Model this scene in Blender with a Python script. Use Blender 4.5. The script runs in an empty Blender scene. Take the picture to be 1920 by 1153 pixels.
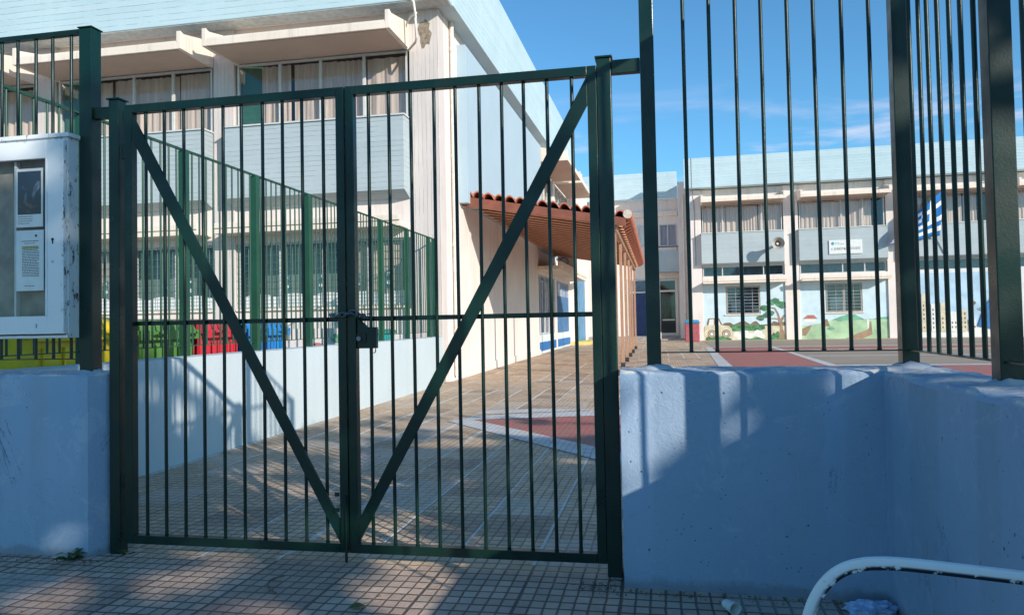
import bpy, bmesh, math, random
from mathutils import Vector, Matrix
random.seed(7)
scene = bpy.context.scene
col = scene.collection
# ------------------------------------------------------------------ camera
YAW = math.atan(275/1403.0); ROLL = math.radians(1.1); PITCH = math.radians(1.69)
fw = Vector((0, math.cos(PITCH), math.sin(PITCH))); rt = Vector((1, 0, 0)); up = rt.cross(fw)
rt2 = rt*math.cos(ROLL) - up*math.sin(ROLL); up2 = up*math.cos(ROLL) + rt*math.sin(ROLL)
Rz = Matrix.Rotation(YAW, 3, 'Z'); fw = Rz@fw; rt2 = Rz@rt2; up2 = Rz@up2
camd = bpy.data.cameras.new('camera'); cam = bpy.data.objects.new('camera', camd); col.objects.link(cam)
m3 = Matrix((rt2, up2, -fw)).transposed()
cam.matrix_world = Matrix.Translation((0, 0, 1.55)) @ m3.to_4x4()
camd.sensor_width = 36; camd.lens = 1403/1920*36; camd.shift_y = -14/1920
camd.clip_start = 0.05; camd.clip_end = 3000
scene.camera = cam
# ------------------------------------------------------------------ light
TOSUN = Vector((.70, -.59, .36)).normalized()
el = math.asin(TOSUN.z)
sund = bpy.data.lights.new('sun', 'SUN'); sund.energy = 4.2; sund.angle = math.radians(.53); sund.color = (1, .93, .82)
sun = bpy.data.objects.new('sun', sund); col.objects.link(sun); sun.location = (20, -20, 20)
sun.rotation_euler = (-TOSUN).to_track_quat('-Z', 'Y').to_euler()
world = bpy.data.worlds.new('World'); scene.world = world; world.use_nodes = True
scene.view_settings.view_transform = 'Standard'; scene.view_settings.look = 'None'
scene.view_settings.exposure = 0.25; scene.view_settings.gamma = 1

# ------------------------------------------------------------------ node helper
class NT:
    def __init__(s, nt): s.t = nt; s.n = nt.nodes; s.l = nt.links
    def new(s, typ, ins=None, **kw):
        n = s.n.new(typ)
        for k, v in kw.items(): setattr(n, k, v)
        for k, v in (ins or {}).items(): s.put(n.inputs[k], v)
        return n
    def put(s, sock, v):
        if isinstance(v, bpy.types.NodeSocket): s.l.new(v, sock)
        elif isinstance(v, (tuple, list)):
            d = sock.default_value
            sock.default_value = tuple(v)+(1,) if len(v) == 3 and len(d) == 4 else v
        else: sock.default_value = v
    def m(s, op, a, b=0.0, c=0.0, clamp=False):
        n = s.n.new('ShaderNodeMath'); n.operation = op; n.use_clamp = clamp
        s.put(n.inputs[0], a); s.put(n.inputs[1], b); s.put(n.inputs[2], c); return n.outputs[0]
    def mix(s, f, a, b, mode='MIX'):
        n = s.n.new('ShaderNodeMix'); n.data_type = 'RGBA'; n.blend_type = mode
        s.put(n.inputs[0], f); s.put(n.inputs[6], a); s.put(n.inputs[7], b); return n.outputs[2]
    def ramp(s, f, lo, hi, a=0.0, b=1.0):
        n = s.n.new('ShaderNodeMapRange'); n.interpolation_type = 'SMOOTHSTEP'
        for i, v in enumerate((f, lo, hi, a, b)): s.put(n.inputs[i], v)
        return n.outputs[0]
    def noise(s, vec, scale, detail=3, rough=.55, dist=0):
        n = s.new('ShaderNodeTexNoise', {'Vector': vec, 'Scale': scale, 'Detail': detail, 'Roughness': rough, 'Distortion': dist}); return n.outputs[0]
    def scale(s, vec, sc):
        n = s.new('ShaderNodeMapping', {'Vector': vec, 'Scale': sc}); return n.outputs[0]
    def wn(s, vec):
        n = s.new('ShaderNodeTexWhiteNoise', {'Vector': vec}, noise_dimensions='3D'); return n.outputs[0]
    def comb(s, x, y, z=0.0): return s.new('ShaderNodeCombineXYZ', {0: x, 1: y, 2: z}).outputs[0]
    def bump(s, h, dist, strength=1.0, nrm=None):
        n = s.new('ShaderNodeBump', {'Height': h, 'Distance': dist, 'Strength': strength})
        if nrm is not None: s.put(n.inputs['Normal'], nrm)
        return n.outputs[0]

def mat(name, f=None, base=(.5, .5, .5), rough=.6, metal=0.0, coat=0.0, spec=None):
    m = bpy.data.materials.new(name); m.use_nodes = True
    n = NT(m.node_tree); b = m.node_tree.nodes['Principled BSDF']
    b.inputs['Base Color'].default_value = (*base, 1); b.inputs['Roughness'].default_value = rough
    b.inputs['Metallic'].default_value = metal; b.inputs['Coat Weight'].default_value = coat
    if spec is not None: b.inputs['Specular IOR Level'].default_value = spec
    if f:
        r = f(n, n.new('ShaderNodeTexCoord').outputs['Object'], b)
    return m

# world: clear sky with a few pale clouds low on the horizon
w = NT(world.node_tree); bg = world.node_tree.nodes['Background']
sky = w.new('ShaderNodeTexSky', sky_type='NISHITA'); sky.sun_disc = False
sky.sun_elevation = el; sky.sun_rotation = math.atan2(TOSUN.x, TOSUN.y)
sky.altitude = 50; sky.air_density = 1.0; sky.dust_density = .25; sky.ozone_density = 3.0
tc = w.new('ShaderNodeTexCoord').outputs['Generated']
sep = w.new('ShaderNodeSeparateXYZ', {0: tc})
cn = w.noise(w.scale(tc, (1.6, 1.6, 9)), 2.3, 6, .6, .4)
band = w.m('MULTIPLY', w.ramp(sep.outputs[2], .02, .10), w.ramp(sep.outputs[2], .31, .19))
cm = w.m('MULTIPLY', w.ramp(cn, .50, .70), band)
skyc = w.mix(1.0, sky.outputs[0], (.62, 1.08, 1.24), 'MULTIPLY')
cl = w.mix(w.m('MULTIPLY', cm, .62), skyc, (6.3, 6.0, 6.6))
w.put(bg.inputs['Color'], cl); bg.inputs['Strength'].default_value = .13

# ------------------------------------------------------------------ mesh helpers
class MB:
    def __init__(s, fn=None): s.v = []; s.f = []; s.mi = []; s.fn = fn; s.cur = 0
    def quad(s, *p):
        i = len(s.v); s.v += [tuple(q) for q in p]; s.f.append(tuple(range(i, i+len(p)))); s.mi.append(s.cur); return s
    def box(s, x0, x1, y0, y1, z0, z1):
        i = len(s.v)
        s.v += [(x0,y0,z0),(x1,y0,z0),(x1,y1,z0),(x0,y1,z0),(x0,y0,z1),(x1,y0,z1),(x1,y1,z1),(x0,y1,z1)]
        for f in ((0,3,2,1),(4,5,6,7),(0,1,5,4),(1,2,6,5),(2,3,7,6),(3,0,4,7)): s.f.append(tuple(i+k for k in f)); s.mi.append(s.cur)
        return s
    def prism(s, poly, a0, a1, axis='y'):
        n = len(poly); i = len(s.v)
        def P(u, w_, a): return (u, a, w_) if axis == 'y' else ((a, u, w_) if axis == 'x' else (u, w_, a))
        s.v += [P(u, w_, a0) for u, w_ in poly] + [P(u, w_, a1) for u, w_ in poly]
        s.f.append(tuple(i+k for k in range(n))); s.f.append(tuple(i+n+k for k in reversed(range(n)))); s.mi += [s.cur]*2
        for k in range(n): s.f.append((i+k, i+n+k, i+n+(k+1) % n, i+(k+1) % n)); s.mi.append(s.cur)
        return s
    def tube(s, pts, r, n=10, caps=True, rs=None):
        pts = [Vector(p) for p in pts]; base = len(s.v); ref = None
        for k, p in enumerate(pts):
            d = (pts[min(k+1, len(pts)-1)] - pts[max(k-1, 0)]).normalized()
            if ref is None: ref = Vector((0, 0, 1)) if abs(d.z) < .9 else Vector((1, 0, 0))
            a = d.cross(ref).normalized(); b = d.cross(a).normalized(); ref = -b if False else ref
            rr = rs[k] if rs else r
            for q in range(n):
                t = 2*math.pi*q/n; s.v.append(tuple(p + a*math.cos(t)*rr + b*math.sin(t)*rr))
        for k in range(len(pts)-1):
            for q in range(n):
                a0 = base+k*n+q; a1 = base+k*n+(q+1) % n; s.f.append((a0, a1, a1+n, a0+n)); s.mi.append(s.cur)
        if caps:
            s.f.append(tuple(base+q for q in reversed(range(n)))); s.f.append(tuple(base+(len(pts)-1)*n+q for q in range(n))); s.mi += [s.cur]*2
        return s
    def beam(s, p0, p1, wd, ht, upv=(0, 0, 1)):
        p0, p1, u = Vector(p0), Vector(p1), Vector(upv); d = (p1-p0).normalized(); a = d.cross(u).normalized()*wd/2; b = a.cross(d).normalized()*ht/2
        i = len(s.v)
        for p in (p0, p1): s.v += [tuple(p-a-b), tuple(p+a-b), tuple(p+a+b), tuple(p-a+b)]
        for f in ((0,1,2,3),(7,6,5,4),(0,4,5,1),(1,5,6,2),(2,6,7,3),(3,7,4,0)): s.f.append(tuple(i+k for k in f)); s.mi.append(s.cur)
        return s
    def build(s, name, m, parent=None, smooth=False, bevel=0, loc=None, recalc=True):
        me = bpy.data.meshes.new(name)
        vs = [s.fn(v) for v in s.v] if s.fn else s.v
        me.from_pydata(vs, [], s.f)
        for mm in (m if isinstance(m, (list, tuple)) else [m]): me.materials.append(mm)
        me.polygons.foreach_set('material_index', s.mi)
        if recalc:
            bm = bmesh.new(); bm.from_mesh(me); bmesh.ops.recalc_face_normals(bm, faces=bm.faces); bm.to_mesh(me); bm.free()
        if smooth:
            me.polygons.foreach_set('use_smooth', [True]*len(me.polygons))
            try: me.set_sharp_from_angle(angle=math.radians(40))
            except Exception: pass
        o = bpy.data.objects.new(name, me); col.objects.link(o)
        if parent: o.parent = parent
        if loc: o.location = loc
        if bevel:
            b = o.modifiers.new('bevel', 'BEVEL'); b.width = bevel; b.segments = 2; b.limit_method = 'ANGLE'; b.angle_limit = .7
        return o
def tag(o, label, cat=None, group=None):
    o['label'] = label
    if cat: o['category'] = cat
    if group: o['group'] = group
    return o
def struct(o, kind='structure'): o['kind'] = kind; return o
def thing(name, label, cat, loc=(0, 0, 0), rz=0, group=None):
    o = bpy.data.objects.new(name, None); col.objects.link(o); o.location = loc; o.rotation_euler = (0, 0, rz); o.empty_display_size = .2
    return tag(o, label, cat, group)
def copy_at(o, loc, parent=None):
    c = o.copy(); col.objects.link(c); c.location = loc
    if parent: c.parent = parent
    return c
# ------------------------------------------------------------------ materials
def f_metal(n, o, b):
    ns = n.noise(o, 3.0, 4); big = n.noise(o, .9, 2)
    c = n.mix(n.ramp(big, .35, .7), (.002, .019, .014), (.003, .029, .020)); n.put(b.inputs['Base Color'], c)
    ch = n.ramp(n.noise(o, 13, 7, .8), .71, .72); ch2 = n.ramp(n.noise(n.scale(o, (1, 1, .25)), 34, 5, .75), .70, .72); chip = n.m('MAXIMUM', ch, ch2)
    c = n.mix(n.m('MULTIPLY', chip, .8), c, n.mix(n.ramp(n.noise(o, 50, 2), .4, .6), (.10, .045, .02), (.16, .16, .14))); n.put(b.inputs['Base Color'], c)
    dust = n.ramp(n.noise(n.scale(o, (2, 2, .6)), 3, 6, .75), .50, .72); c2 = n.mix(n.m('MULTIPLY', dust, .04), c, (.20, .19, .16)); n.put(b.inputs['Base Color'], c2)
    n.put(b.inputs['Roughness'], n.ramp(ns, .3, .7, .24, .52)); n.put(b.inputs['Normal'], n.bump(n.noise(o, 90, 3), .0012, .5))
M_METAL = mat('green_gloss_paint', f_metal, spec=.42)
def f_metal2(n, o, b):
    n.put(b.inputs['Base Color'], n.mix(n.ramp(n.noise(o, 2, 3), .35, .65), (.009, .058, .031), (.013, .078, .043)))
    n.put(b.inputs['Normal'], n.bump(n.noise(o, 80, 3), .001, .5))
M_METAL2 = mat('faded_green_paint', f_metal2, rough=.4)
def wall_paint(c1, c2, lines=0.0, axis=2, rough=.85, stain=.25, period=.16, dirt=(.30, .25, .22)):
    def f(n, o, b):
        s3 = n.new('ShaderNodeSeparateXYZ', {0: o}); zc = s3.outputs[axis]
        big = n.noise(o, .7, 4); fine = n.noise(o, 26, 4)
        c = n.mix(n.ramp(big, .3, .7), c1, c2)
        st = n.noise(n.scale(o, (2.2, 2.2, .18)), 2.2, 6, .7)
        c = n.mix(n.m('MULTIPLY', n.ramp(st, .50, .72), stain), c, n.mix(.55, c, dirt))
        sp = n.noise(o, 9, 5, .8); c = n.mix(n.m('MULTIPLY', n.ramp(sp, .68, .75), stain*.8), c, dirt)
        h = n.m('MULTIPLY', fine, .25)
        if lines:
            q = n.m('DIVIDE', n.m('ADD', zc, n.m('MULTIPLY', n.noise(o, .8, 2), .05)), period)
            fr = n.m('FRACT', q); bd = n.wn(n.comb(n.m('FLOOR', q), 3.0))
            ed = n.m('ABSOLUTE', n.m('SUBTRACT', fr, .5)); g = n.ramp(ed, .43, .49)
            brk = n.ramp(n.noise(o, 1.6, 4, .7), .38, .55)
            g = n.m('MULTIPLY', g, brk)
            grain = n.noise(n.scale(o, (1, 1, 14) if axis == 2 else (14, 14, .8)), 3, 4, .7)
            h = n.m('ADD', h, n.m('ADD', n.m('MULTIPLY', bd, .35*lines), n.m('MULTIPLY', grain, .55*lines)))
            h = n.m('SUBTRACT', h, n.m('MULTIPLY', g, .8*lines))
            c = n.mix(n.m('MULTIPLY', g, .30*lines), c, n.mix(1.0, c, (.45, .45, .45), 'MULTIPLY'))
            c = n.mix(n.m('MULTIPLY', bd, .10*lines), c, (.9, .9, .9))
        n.put(b.inputs['Base Color'], c); n.put(b.inputs['Normal'], n.bump(h, .012, .8)); b.inputs['Roughness'].default_value = rough
        b.inputs['Specular IOR Level'].default_value = .25
    return f
M_WHITE = mat('cream_wall_paint', wall_paint((.80, .715, .665), (.73, .645, .60), stain=.45))
M_ROUGHW = mat('ribbed_cream_concrete', wall_paint((.66, .585, .55), (.59, .52, .49), lines=1.0, axis=0, period=.11, stain=.55))
M_BROW = mat('cream_concrete_canopy', wall_paint((.84, .73, .63), (.77, .65, .55), stain=.6))
M_SOFF = mat('warm_bounce_soffit', wall_paint((.62, .46, .37), (.55, .41, .33), stain=.3))  # tan tone puts warm bounce light into the sunshade undersides
M_PARA = mat('pale_blue_board_concrete', wall_paint((.46, .61, .66), (.42, .57, .62), lines=1.0, period=.17, stain=.28, dirt=(.34, .42, .45)))
M_PANEL = mat('grey_blue_board_concrete', wall_paint((.41, .475, .50), (.37, .435, .46), lines=.9, period=.13, stain=.30, dirt=(.3, .34, .36)))
M_SIDEP = mat('smooth_pale_blue_panel', wall_paint((.40, .51, .58), (.38, .485, .555), stain=.05, dirt=(.7, .75, .78)))
def f_outer(n, o, b):
    s3 = n.new('ShaderNodeSeparateXYZ', {0: o}); z = s3.outputs[2]
    big = n.noise(o, 1.1, 4); c = n.mix(n.ramp(big, .3, .7), (.27, .375, .51), (.32, .42, .545))
    v = n.noise(n.scale(o, (5, 5, .5)), 1.6, 6, .7)
    c = n.mix(n.m('MULTIPLY', n.ramp(v, .50, .80), .30), c, (.33, .35, .37))
    sc = n.noise(o, 3.1, 7, .8, 1.2); c = n.mix(n.m('MULTIPLY', n.ramp(sc, .56, .60), .30), c, (.50, .56, .62)); c = n.mix(n.m('MULTIPLY', n.ramp(sc, .40, .35), .25), c, (.20, .26, .32))
    cr = n.m('ABSOLUTE', n.m('SUBTRACT', n.noise(n.scale(o, (1, 1, .6)), 1.1, 8, .65, .6), .5)); cr = n.m('MULTIPLY', n.ramp(cr, .0035, .001), n.ramp(n.noise(o, .9, 2), .52, .58)); c = n.mix(n.m('MULTIPLY', cr, .85), c, (.08, .09, .11)); dr = n.ramp(n.noise(n.scale(o, (16, 16, .5)), 1.0, 5, .7), .66, .74); c = n.mix(n.m('MULTIPLY', dr, .35), c, (.16, .19, .22)); rol = n.noise(n.scale(o, (4, 4, .7)), 5, 3); c = n.mix(n.m('MULTIPLY', rol, .12), c, (.52, .60, .68))
    spl = n.m('MULTIPLY', n.ramp(n.m('ADD', z, n.m('MULTIPLY', n.noise(o, 5, 5, .8), .16)), .16, .10), .5); c = n.mix(spl, c, (.17, .16, .15))
    pits = n.new('ShaderNodeTexVoronoi', {'Vector': o, 'Scale': 11.0}).outputs[0]
    keep = n.ramp(n.noise(o, 4, 2), .52, .6)
    sz = n.noise(o, 30, 2); pit = n.m('MULTIPLY', n.ramp(pits, n.m('MULTIPLY', sz, .17), n.m('MULTIPLY', sz, .09)), keep)
    pits2 = n.new('ShaderNodeTexVoronoi', {'Vector': o, 'Scale': 30.0}).outputs[0]; keep2 = n.ramp(n.noise(o, 6, 2), .5, .62)
    pit = n.m('MAXIMUM', pit, n.m('MULTIPLY', n.ramp(pits2, .13, .06), keep2))
    c = n.mix(n.m('MULTIPLY', pit, .75), c, (.10, .12, .15))
    top = n.ramp(n.noise(o, 9, 5, .75), .46, .58); tm = n.m('MULTIPLY', n.ramp(z, 1.228, 1.245), top)
    c = n.mix(tm, c, (.66, .64, .60))
    n.put(b.inputs['Base Color'], c); b.inputs['Specular IOR Level'].default_value = .3
    h = n.m('ADD', n.m('MULTIPLY', n.noise(o, 7, 6, .7), 1.0), n.m('MULTIPLY', n.noise(o, 60, 3), .3)); h = n.m('SUBTRACT', h, n.m('MULTIPLY', pit, .9))
    n.put(b.inputs['Normal'], n.bump(h, .009, .9))
M_OUTER = mat('blue_painted_concrete', f_outer, rough=.62)
M_RAMP = mat('grey_blue_smooth_wall_paint', wall_paint((.51, .565, .58), (.475, .53, .55), stain=.22, dirt=(.36, .40, .42)), rough=.7)

def paver(n, o, tw=.57, th=.60, nx=7, ny=6):
    s3 = n.new('ShaderNodeSeparateXYZ', {0: o}); wob = n.m('ADD', n.m('MULTIPLY', n.m('SUBTRACT', n.noise(o, 3, 2), .5), .018), n.m('MULTIPLY', n.m('SUBTRACT', n.noise(o, 28, 2), .5), .006))
    x = n.m('ADD', n.m('ADD', s3.outputs[0], .245), wob); y = n.m('ADD', n.m('ADD', s3.outputs[1], .05), wob)
    def gr(v, w_, g):
        q = n.m('DIVIDE', v, w_); fr = n.m('ABSOLUTE', n.m('SUBTRACT', n.m('FRACT', q), .5))
        return n.ramp(fr, .5-g/w_, .5-g/w_*.35), n.m('FLOOR', q)
    gw = n.m('ADD', .004, n.m('MULTIPLY', n.noise(o, 5, 3, .7), .009)); gw = .008
    sx, ix = gr(x, tw/nx, .008); sy, iy = gr(y, th/ny, .011); bx, jx = gr(x, tw, .013); by, jy = gr(y, th, .010)
    return x, y, sx, ix, sy, iy, bx, jx, by, jy
def f_pave(warm, inner):
    def f(n, o, b):
        x, y, sx, ix, sy, iy, bx, jx, by, jy = paver(n, o)
        cell = n.wn(n.comb(ix, iy)); tile = n.wn(n.comb(jx, jy, 5.0))
        big = n.noise(o, .35, 4); med = n.noise(o, 6, 5, .7)
        ca = n.mix(n.ramp(big, .35, .65), warm[0], warm[1])
        c = n.mix(n.m('MULTIPLY', cell, .5), ca, n.mix(1.0, ca, (.52, .50, .50), 'MULTIPLY'))
        c = n.mix(n.m('MULTIPLY', n.ramp(tile, .2, .9), .30), c, warm[2])
        c = n.mix(n.m('MULTIPLY', n.ramp(n.noise(o, 1.7, 5, .7), .55, .72), .5), c, n.mix(1.0, c, (.48, .46, .45), 'MULTIPLY'))
        c = n.mix(n.m('MULTIPLY', n.ramp(n.noise(o, 14, 5, .8), .6, .8), .4), c, (.38, .35, .33))
        c = n.mix(n.m('MULTIPLY', med, .15), c, (.1, .09, .08))
        g = n.m('MAXIMUM', n.m('MULTIPLY', sx, .85), sy); G = n.m('MAXIMUM', bx, by)
        gg = n.m('MAXIMUM', g, G)
        c = n.mix(n.m('MULTIPLY', gg, .62 if inner else .80), c, (.045, .038, .033))
        gum = n.new('ShaderNodeTexVoronoi', {'Vector': o, 'Scale': 2.6}).outputs[0]; c = n.mix(n.m('MULTIPLY', n.ramp(n.m('ADD', gum, n.m('MULTIPLY', n.noise(o, 20, 3), .05)), .085, .06), .55), c, (.07, .06, .055))
        oddt = n.m('GREATER_THAN', tile, .86); c = n.mix(n.m('MULTIPLY', oddt, .35), c, (.60, .54, .48)); odd2 = n.m('LESS_THAN', tile, .12); c = n.mix(n.m('MULTIPLY', odd2, .40), c, (.16, .13, .12))
        oil = n.ramp(n.noise(o, 1.3, 7, .8, .8), .60, .66); c = n.mix(n.m('MULTIPLY', oil, .35), c, (.10, .09, .085))
        if inner:
            # old white paint left in some of the long joints
            jm = n.m('GREATER_THAN', n.wn(n.comb(n.m('FLOOR', n.m('DIVIDE', x, .57)), n.m('FLOOR', n.m('DIVIDE', y, 2.4)), 9.0)), .55)
            bw_, _k = n.ramp(n.m('ABSOLUTE', n.m('SUBTRACT', n.m('FRACT', n.m('DIVIDE', x, .57)), .5)), .5-.026/.57, .5-.016/.57), 0
            wl = n.m('MULTIPLY', n.m('MULTIPLY', bw_, jm), n.ramp(n.noise(o, 5, 4, .7), .34, .44))
            reg = n.ramp(n.noise(o, .45, 2), .44, .52); near = n.ramp(y, 5.6, 7.0)
            wl2 = n.m('MULTIPLY', n.m('MULTIPLY', n.ramp(sx, .4, .9), n.m('MULTIPLY', reg, near)), n.ramp(n.noise(o, 3, 4, .7), .46, .58))
            ww = n.m('MAXIMUM', wl, n.m('MULTIPLY', wl2, .8))
            c = n.mix(n.m('MULTIPLY', ww, .9), c, (.74, .72, .68))
            sc = n.m('MULTIPLY', n.ramp(n.noise(o, 1.1, 4, .75), .60, .68), n.ramp(y, 18, 13)); sc = n.m('MULTIPLY', sc, n.ramp(y, 9.0, 10.5))
            c = n.mix(n.m('MULTIPLY', n.m('MULTIPLY', sc, n.ramp(n.noise(o, 18, 4), .45, .6)), .6), c, (.62, .60, .56))
        c = n.mix(n.m('MULTIPLY', n.ramp(n.noise(o, .8, 6, .75), .48, .62), .35), c, n.mix(1.0, c, (1.5, 1.45, 1.4), 'MULTIPLY'))
        n.put(b.inputs['Base Color'], c)
        h = n.m('SUBTRACT', n.m('ADD', n.m('ADD', n.m('MULTIPLY', cell, .35), n.m('MULTIPLY', tile, .6)), n.m('MULTIPLY', n.noise(o, 40, 4), .55)), gg)
        n.put(b.inputs['Normal'], n.bump(h, .010, 1.0)); n.put(b.inputs['Roughness'], n.ramp(med, .3, .7, .62, .85)); b.inputs['Specular IOR Level'].default_value = .35
    return f
M_SIDEWALK = mat('worn_sett_paving', f_pave(((.72, .52, .39), (.58, .43, .34), (.38, .30, .25)), False))
M_YARD = mat('ribbed_yard_paving', f_pave(((.82, .58, .38), (.69, .50, .345), (.58, .44, .33)), True))
def paint(c1, worn):
    def f(n, o, b):
        x, y, sx, ix, sy, iy, bx, jx, by, jy = paver(n, o)
        gg = n.m('MAXIMUM', n.m('MAXIMUM', sx, sy), n.m('MAXIMUM', bx, by))
        c = n.mix(n.ramp(n.noise(o, 3, 4), .3, .7), c1, tuple(k*.82 for k in c1))
        wn_ = n.ramp(n.noise(o, 5, 6, .8), .62-worn*.22, .70-worn*.18)
        nearw = n.ramp(y, 12.4, 9.4, 0, 1); w2 = n.m('MULTIPLY', n.ramp(n.noise(n.scale(o, (1, 3.2, 1)), 2.4, 6, .75), .50, .56), n.m('MULTIPLY', nearw, min(1, worn*1.6)))
        c = n.mix(n.m('MULTIPLY', n.m('MAXIMUM', wn_, w2), .8), c, (.27, .22, .17))
        c = n.mix(n.m('MULTIPLY', gg, .45), c, (.08, .06, .05))
        n.put(b.inputs['Base Color'], c); n.put(b.inputs['Normal'], n.bump(n.m('SUBTRACT', 1.0, gg), .003, .7))
    return f
M_RED = mat('worn_red_court_paint', paint((.58, .14, .12), .7), rough=.7)
M_WLINE = mat('white_court_line_paint', paint((.70, .68, .66), .15), rough=.7)
def f_court(n, o, b):
    c = n.mix(n.ramp(n.noise(o, .5, 5), .3, .7), (.36, .28, .21), (.31, .25, .19)); n.put(b.inputs['Base Color'], c)
M_COURT = mat('tan_court_asphalt', f_court, rough=.9)
def f_soil(n, o, b): n.put(b.inputs['Base Color'], n.mix(n.ramp(n.noise(o, 2, 6, .7), .3, .7), (.42, .39, .34), (.30, .28, .24)))
M_SOIL = mat('pale_dusty_concrete', f_soil, rough=.95)
def f_ground(n, o, b): n.put(b.inputs['Base Color'], n.mix(n.ramp(n.noise(o, .2, 6, .7), .3, .7), (.16, .15, .13), (.10, .10, .09)))
M_GROUND = mat('asphalt_ground', f_ground, rough=.95)
def flat(name, c, rough=.6, var=.12, sc=8, bump=.0, **k):
    def f(n, o, b):
        n.put(b.inputs['Base Color'], n.mix(n.ramp(n.noise(o, sc, 4), .3, .7), c, tuple(q*(1-var*2) for q in c)))
        if bump: n.put(b.inputs['Normal'], n.bump(n.noise(o, sc*5, 4), bump, .6))
    return mat(name, f, rough=rough, **k)
M_FRAME = flat('aluminium_window_frame', (.62, .62, .60), .45, .06)
M_FRAMEW = flat('white_window_frame', (.72, .72, .72), .5, .06)
M_PIPE = flat('cream_pipe_paint', (.78, .71, .63), .55, .1)
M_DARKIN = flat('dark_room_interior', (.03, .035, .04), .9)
M_GREENIN = flat('green_board_inside', (.03, .12, .065), .7)
M_BLUEIN = flat('blue_window_film', (.10, .17, .24), .5, .2, 3)
def f_curt(n, o, b):
    a = n.noise(n.scale(o, (6, 6, .4)), 2.5, 4)
    n.put(b.inputs['Base Color'], n.mix(n.ramp(a, .35, .65), (.70, .52, .43), (.56, .41, .34)))
M_CURT = mat('beige_curtain_cloth', f_curt, rough=.95)
def f_pcurt(n, o, b):
    a = n.noise(n.scale(o, (6, 6, .4)), 2.5, 4); n.put(b.inputs['Base Color'], n.mix(n.ramp(a, .35, .65), (.50, .28, .32), (.38, .20, .25)))
M_PCURT = mat('rose_curtain_cloth', f_pcurt, rough=.95)
def f_glass(n, o, b):
    out = n.t.nodes['Material Output']; g = n.new('ShaderNodeBsdfGlossy', {'Roughness': .04, 'Color': (.9, .95, 1)}); t = n.new('ShaderNodeBsdfTransparent', {'Color': (.86, .90, .90)})
    fr = n.new('ShaderNodeLayerWeight', {'Blend': .5}); f2 = n.m('ADD', n.m('MULTIPLY', n.m('POWER', fr.outputs[1], 4.0), .8), .08)
    mx = n.new('ShaderNodeMixShader', {0: f2, 1: t.outputs[0], 2: g.outputs[0]}); n.l.new(mx.outputs[0], out.inputs[0])
M_GLASS = mat('window_glass', f_glass)
def f_glass2(n, o, b):
    out = n.t.nodes['Material Output']; g = n.new('ShaderNodeBsdfGlossy', {'Roughness': .02, 'Color': (1, 1, 1)}); t = n.new('ShaderNodeBsdfTransparent', {'Color': (.95, .96, .96)})
    mx = n.new('ShaderNodeMixShader', {0: .025, 1: t.outputs[0], 2: g.outputs[0]}); n.l.new(mx.outputs[0], out.inputs[0])
M_GLASS2 = mat('thin_cabinet_glass', f_glass2)
def f_wood(n, o, b):
    a = n.noise(n.scale(o, (1, 6, 6)), 3, 5, .6); n.put(b.inputs['Base Color'], n.mix(n.ramp(a, .3, .7), (.42, .150, .075), (.33, .11, .055)))
    n.put(b.inputs['Normal'], n.bump(a, .004, .5))
M_WOOD = mat('red_brown_stained_wood', f_wood, rough=.6)
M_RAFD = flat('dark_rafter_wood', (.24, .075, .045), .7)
M_RAFT = mat('bounce_lit_rafter_wood', lambda n, o, b: n.put(b.inputs['Base Color'], n.mix(n.ramp(n.noise(n.scale(o, (1, 6, 6)), 3, 5, .6), .3, .7), (.72, .38, .24), (.62, .30, .18))), rough=.6)  # lighter copy for rafter bottoms, ground bounce light put into the colour
M_WOOD2 = mat('orange_stained_wood', lambda n, o, b: n.put(b.inputs['Base Color'], n.mix(n.ramp(n.noise(n.scale(o, (6, 6, 1)), 3, 5, .6), .3, .7), (.44, .25, .16), (.34, .18, .11))), rough=.6)
def f_tile(n, o, b):
    c = n.mix(n.ramp(n.noise(o, 3, 4, .7), .35, .65), (.55, .19, .11), (.42, .12, .07))
    c = n.mix(n.m('MULTIPLY', n.ramp(n.noise(o, 9, 5, .8), .55, .7), .5), c, (.52, .30, .2)); n.put(b.inputs['Base Color'], c)
    n.put(b.inputs['Normal'], n.bump(n.noise(o, 30, 4), .006, .6))
M_TILE = mat('terracotta_tile', f_tile, rough=.8)
M_MORTAR = flat('pale_mortar', (.66, .58, .48), .9, .15, 20, .004)
def plastic(name, c): return mat(name, lambda n, o, b: (n.put(b.inputs['Base Color'], n.mix(n.ramp(n.noise(o, 3, 4, .7), .3, .75), c, tuple(k*.75+.02 for k in c)))), rough=.42)
M_YEL = plastic('yellow_bin_plastic', (.92, .66, .012)); M_GRN = plastic('green_bin_plastic', (.10, .25, .05)); M_REDP = plastic('red_bin_plastic', (.62, .03, .05)); M_BLU = plastic('blue_bin_plastic', (.02, .24, .60)); M_TEAL = plastic('teal_bin_plastic', (.01, .35, .32))
M_DGREY = flat('dark_plastic', (.03, .03, .035), .5); M_BLACK = flat('black_paint', (.008, .008, .010), .45)
M_STEEL = mat('dull_steel', None, (.22, .22, .24), .42, .9)
M_WPAINT = flat('white_paint', (.80, .80, .78), .55, .05)
M_BLUEP = flat('blue_paint', (.02, .17, .46), .6, .12, 4); M_BLUED = flat('dark_blue_door_paint', (.012, .045, .16), .45, .15, 2)
M_LBLUE = flat('light_blue_wall_paint', (.58, .72, .78), .85, .06, 2); M_MINT = flat('mint_window_glass', (.55, .74, .74), .4, .1, 2)
M_YELW = flat('yellow_painted_concrete', (.80, .62, .18), .8, .1, 4)
M_SIGN = flat('white_sign_board', (.74, .75, .74), .4, .04); M_INK = flat('dark_grey_ink', (.05, .05, .06), .6); M_TEALI = flat('teal_ink', (.05, .38, .42), .6)

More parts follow.
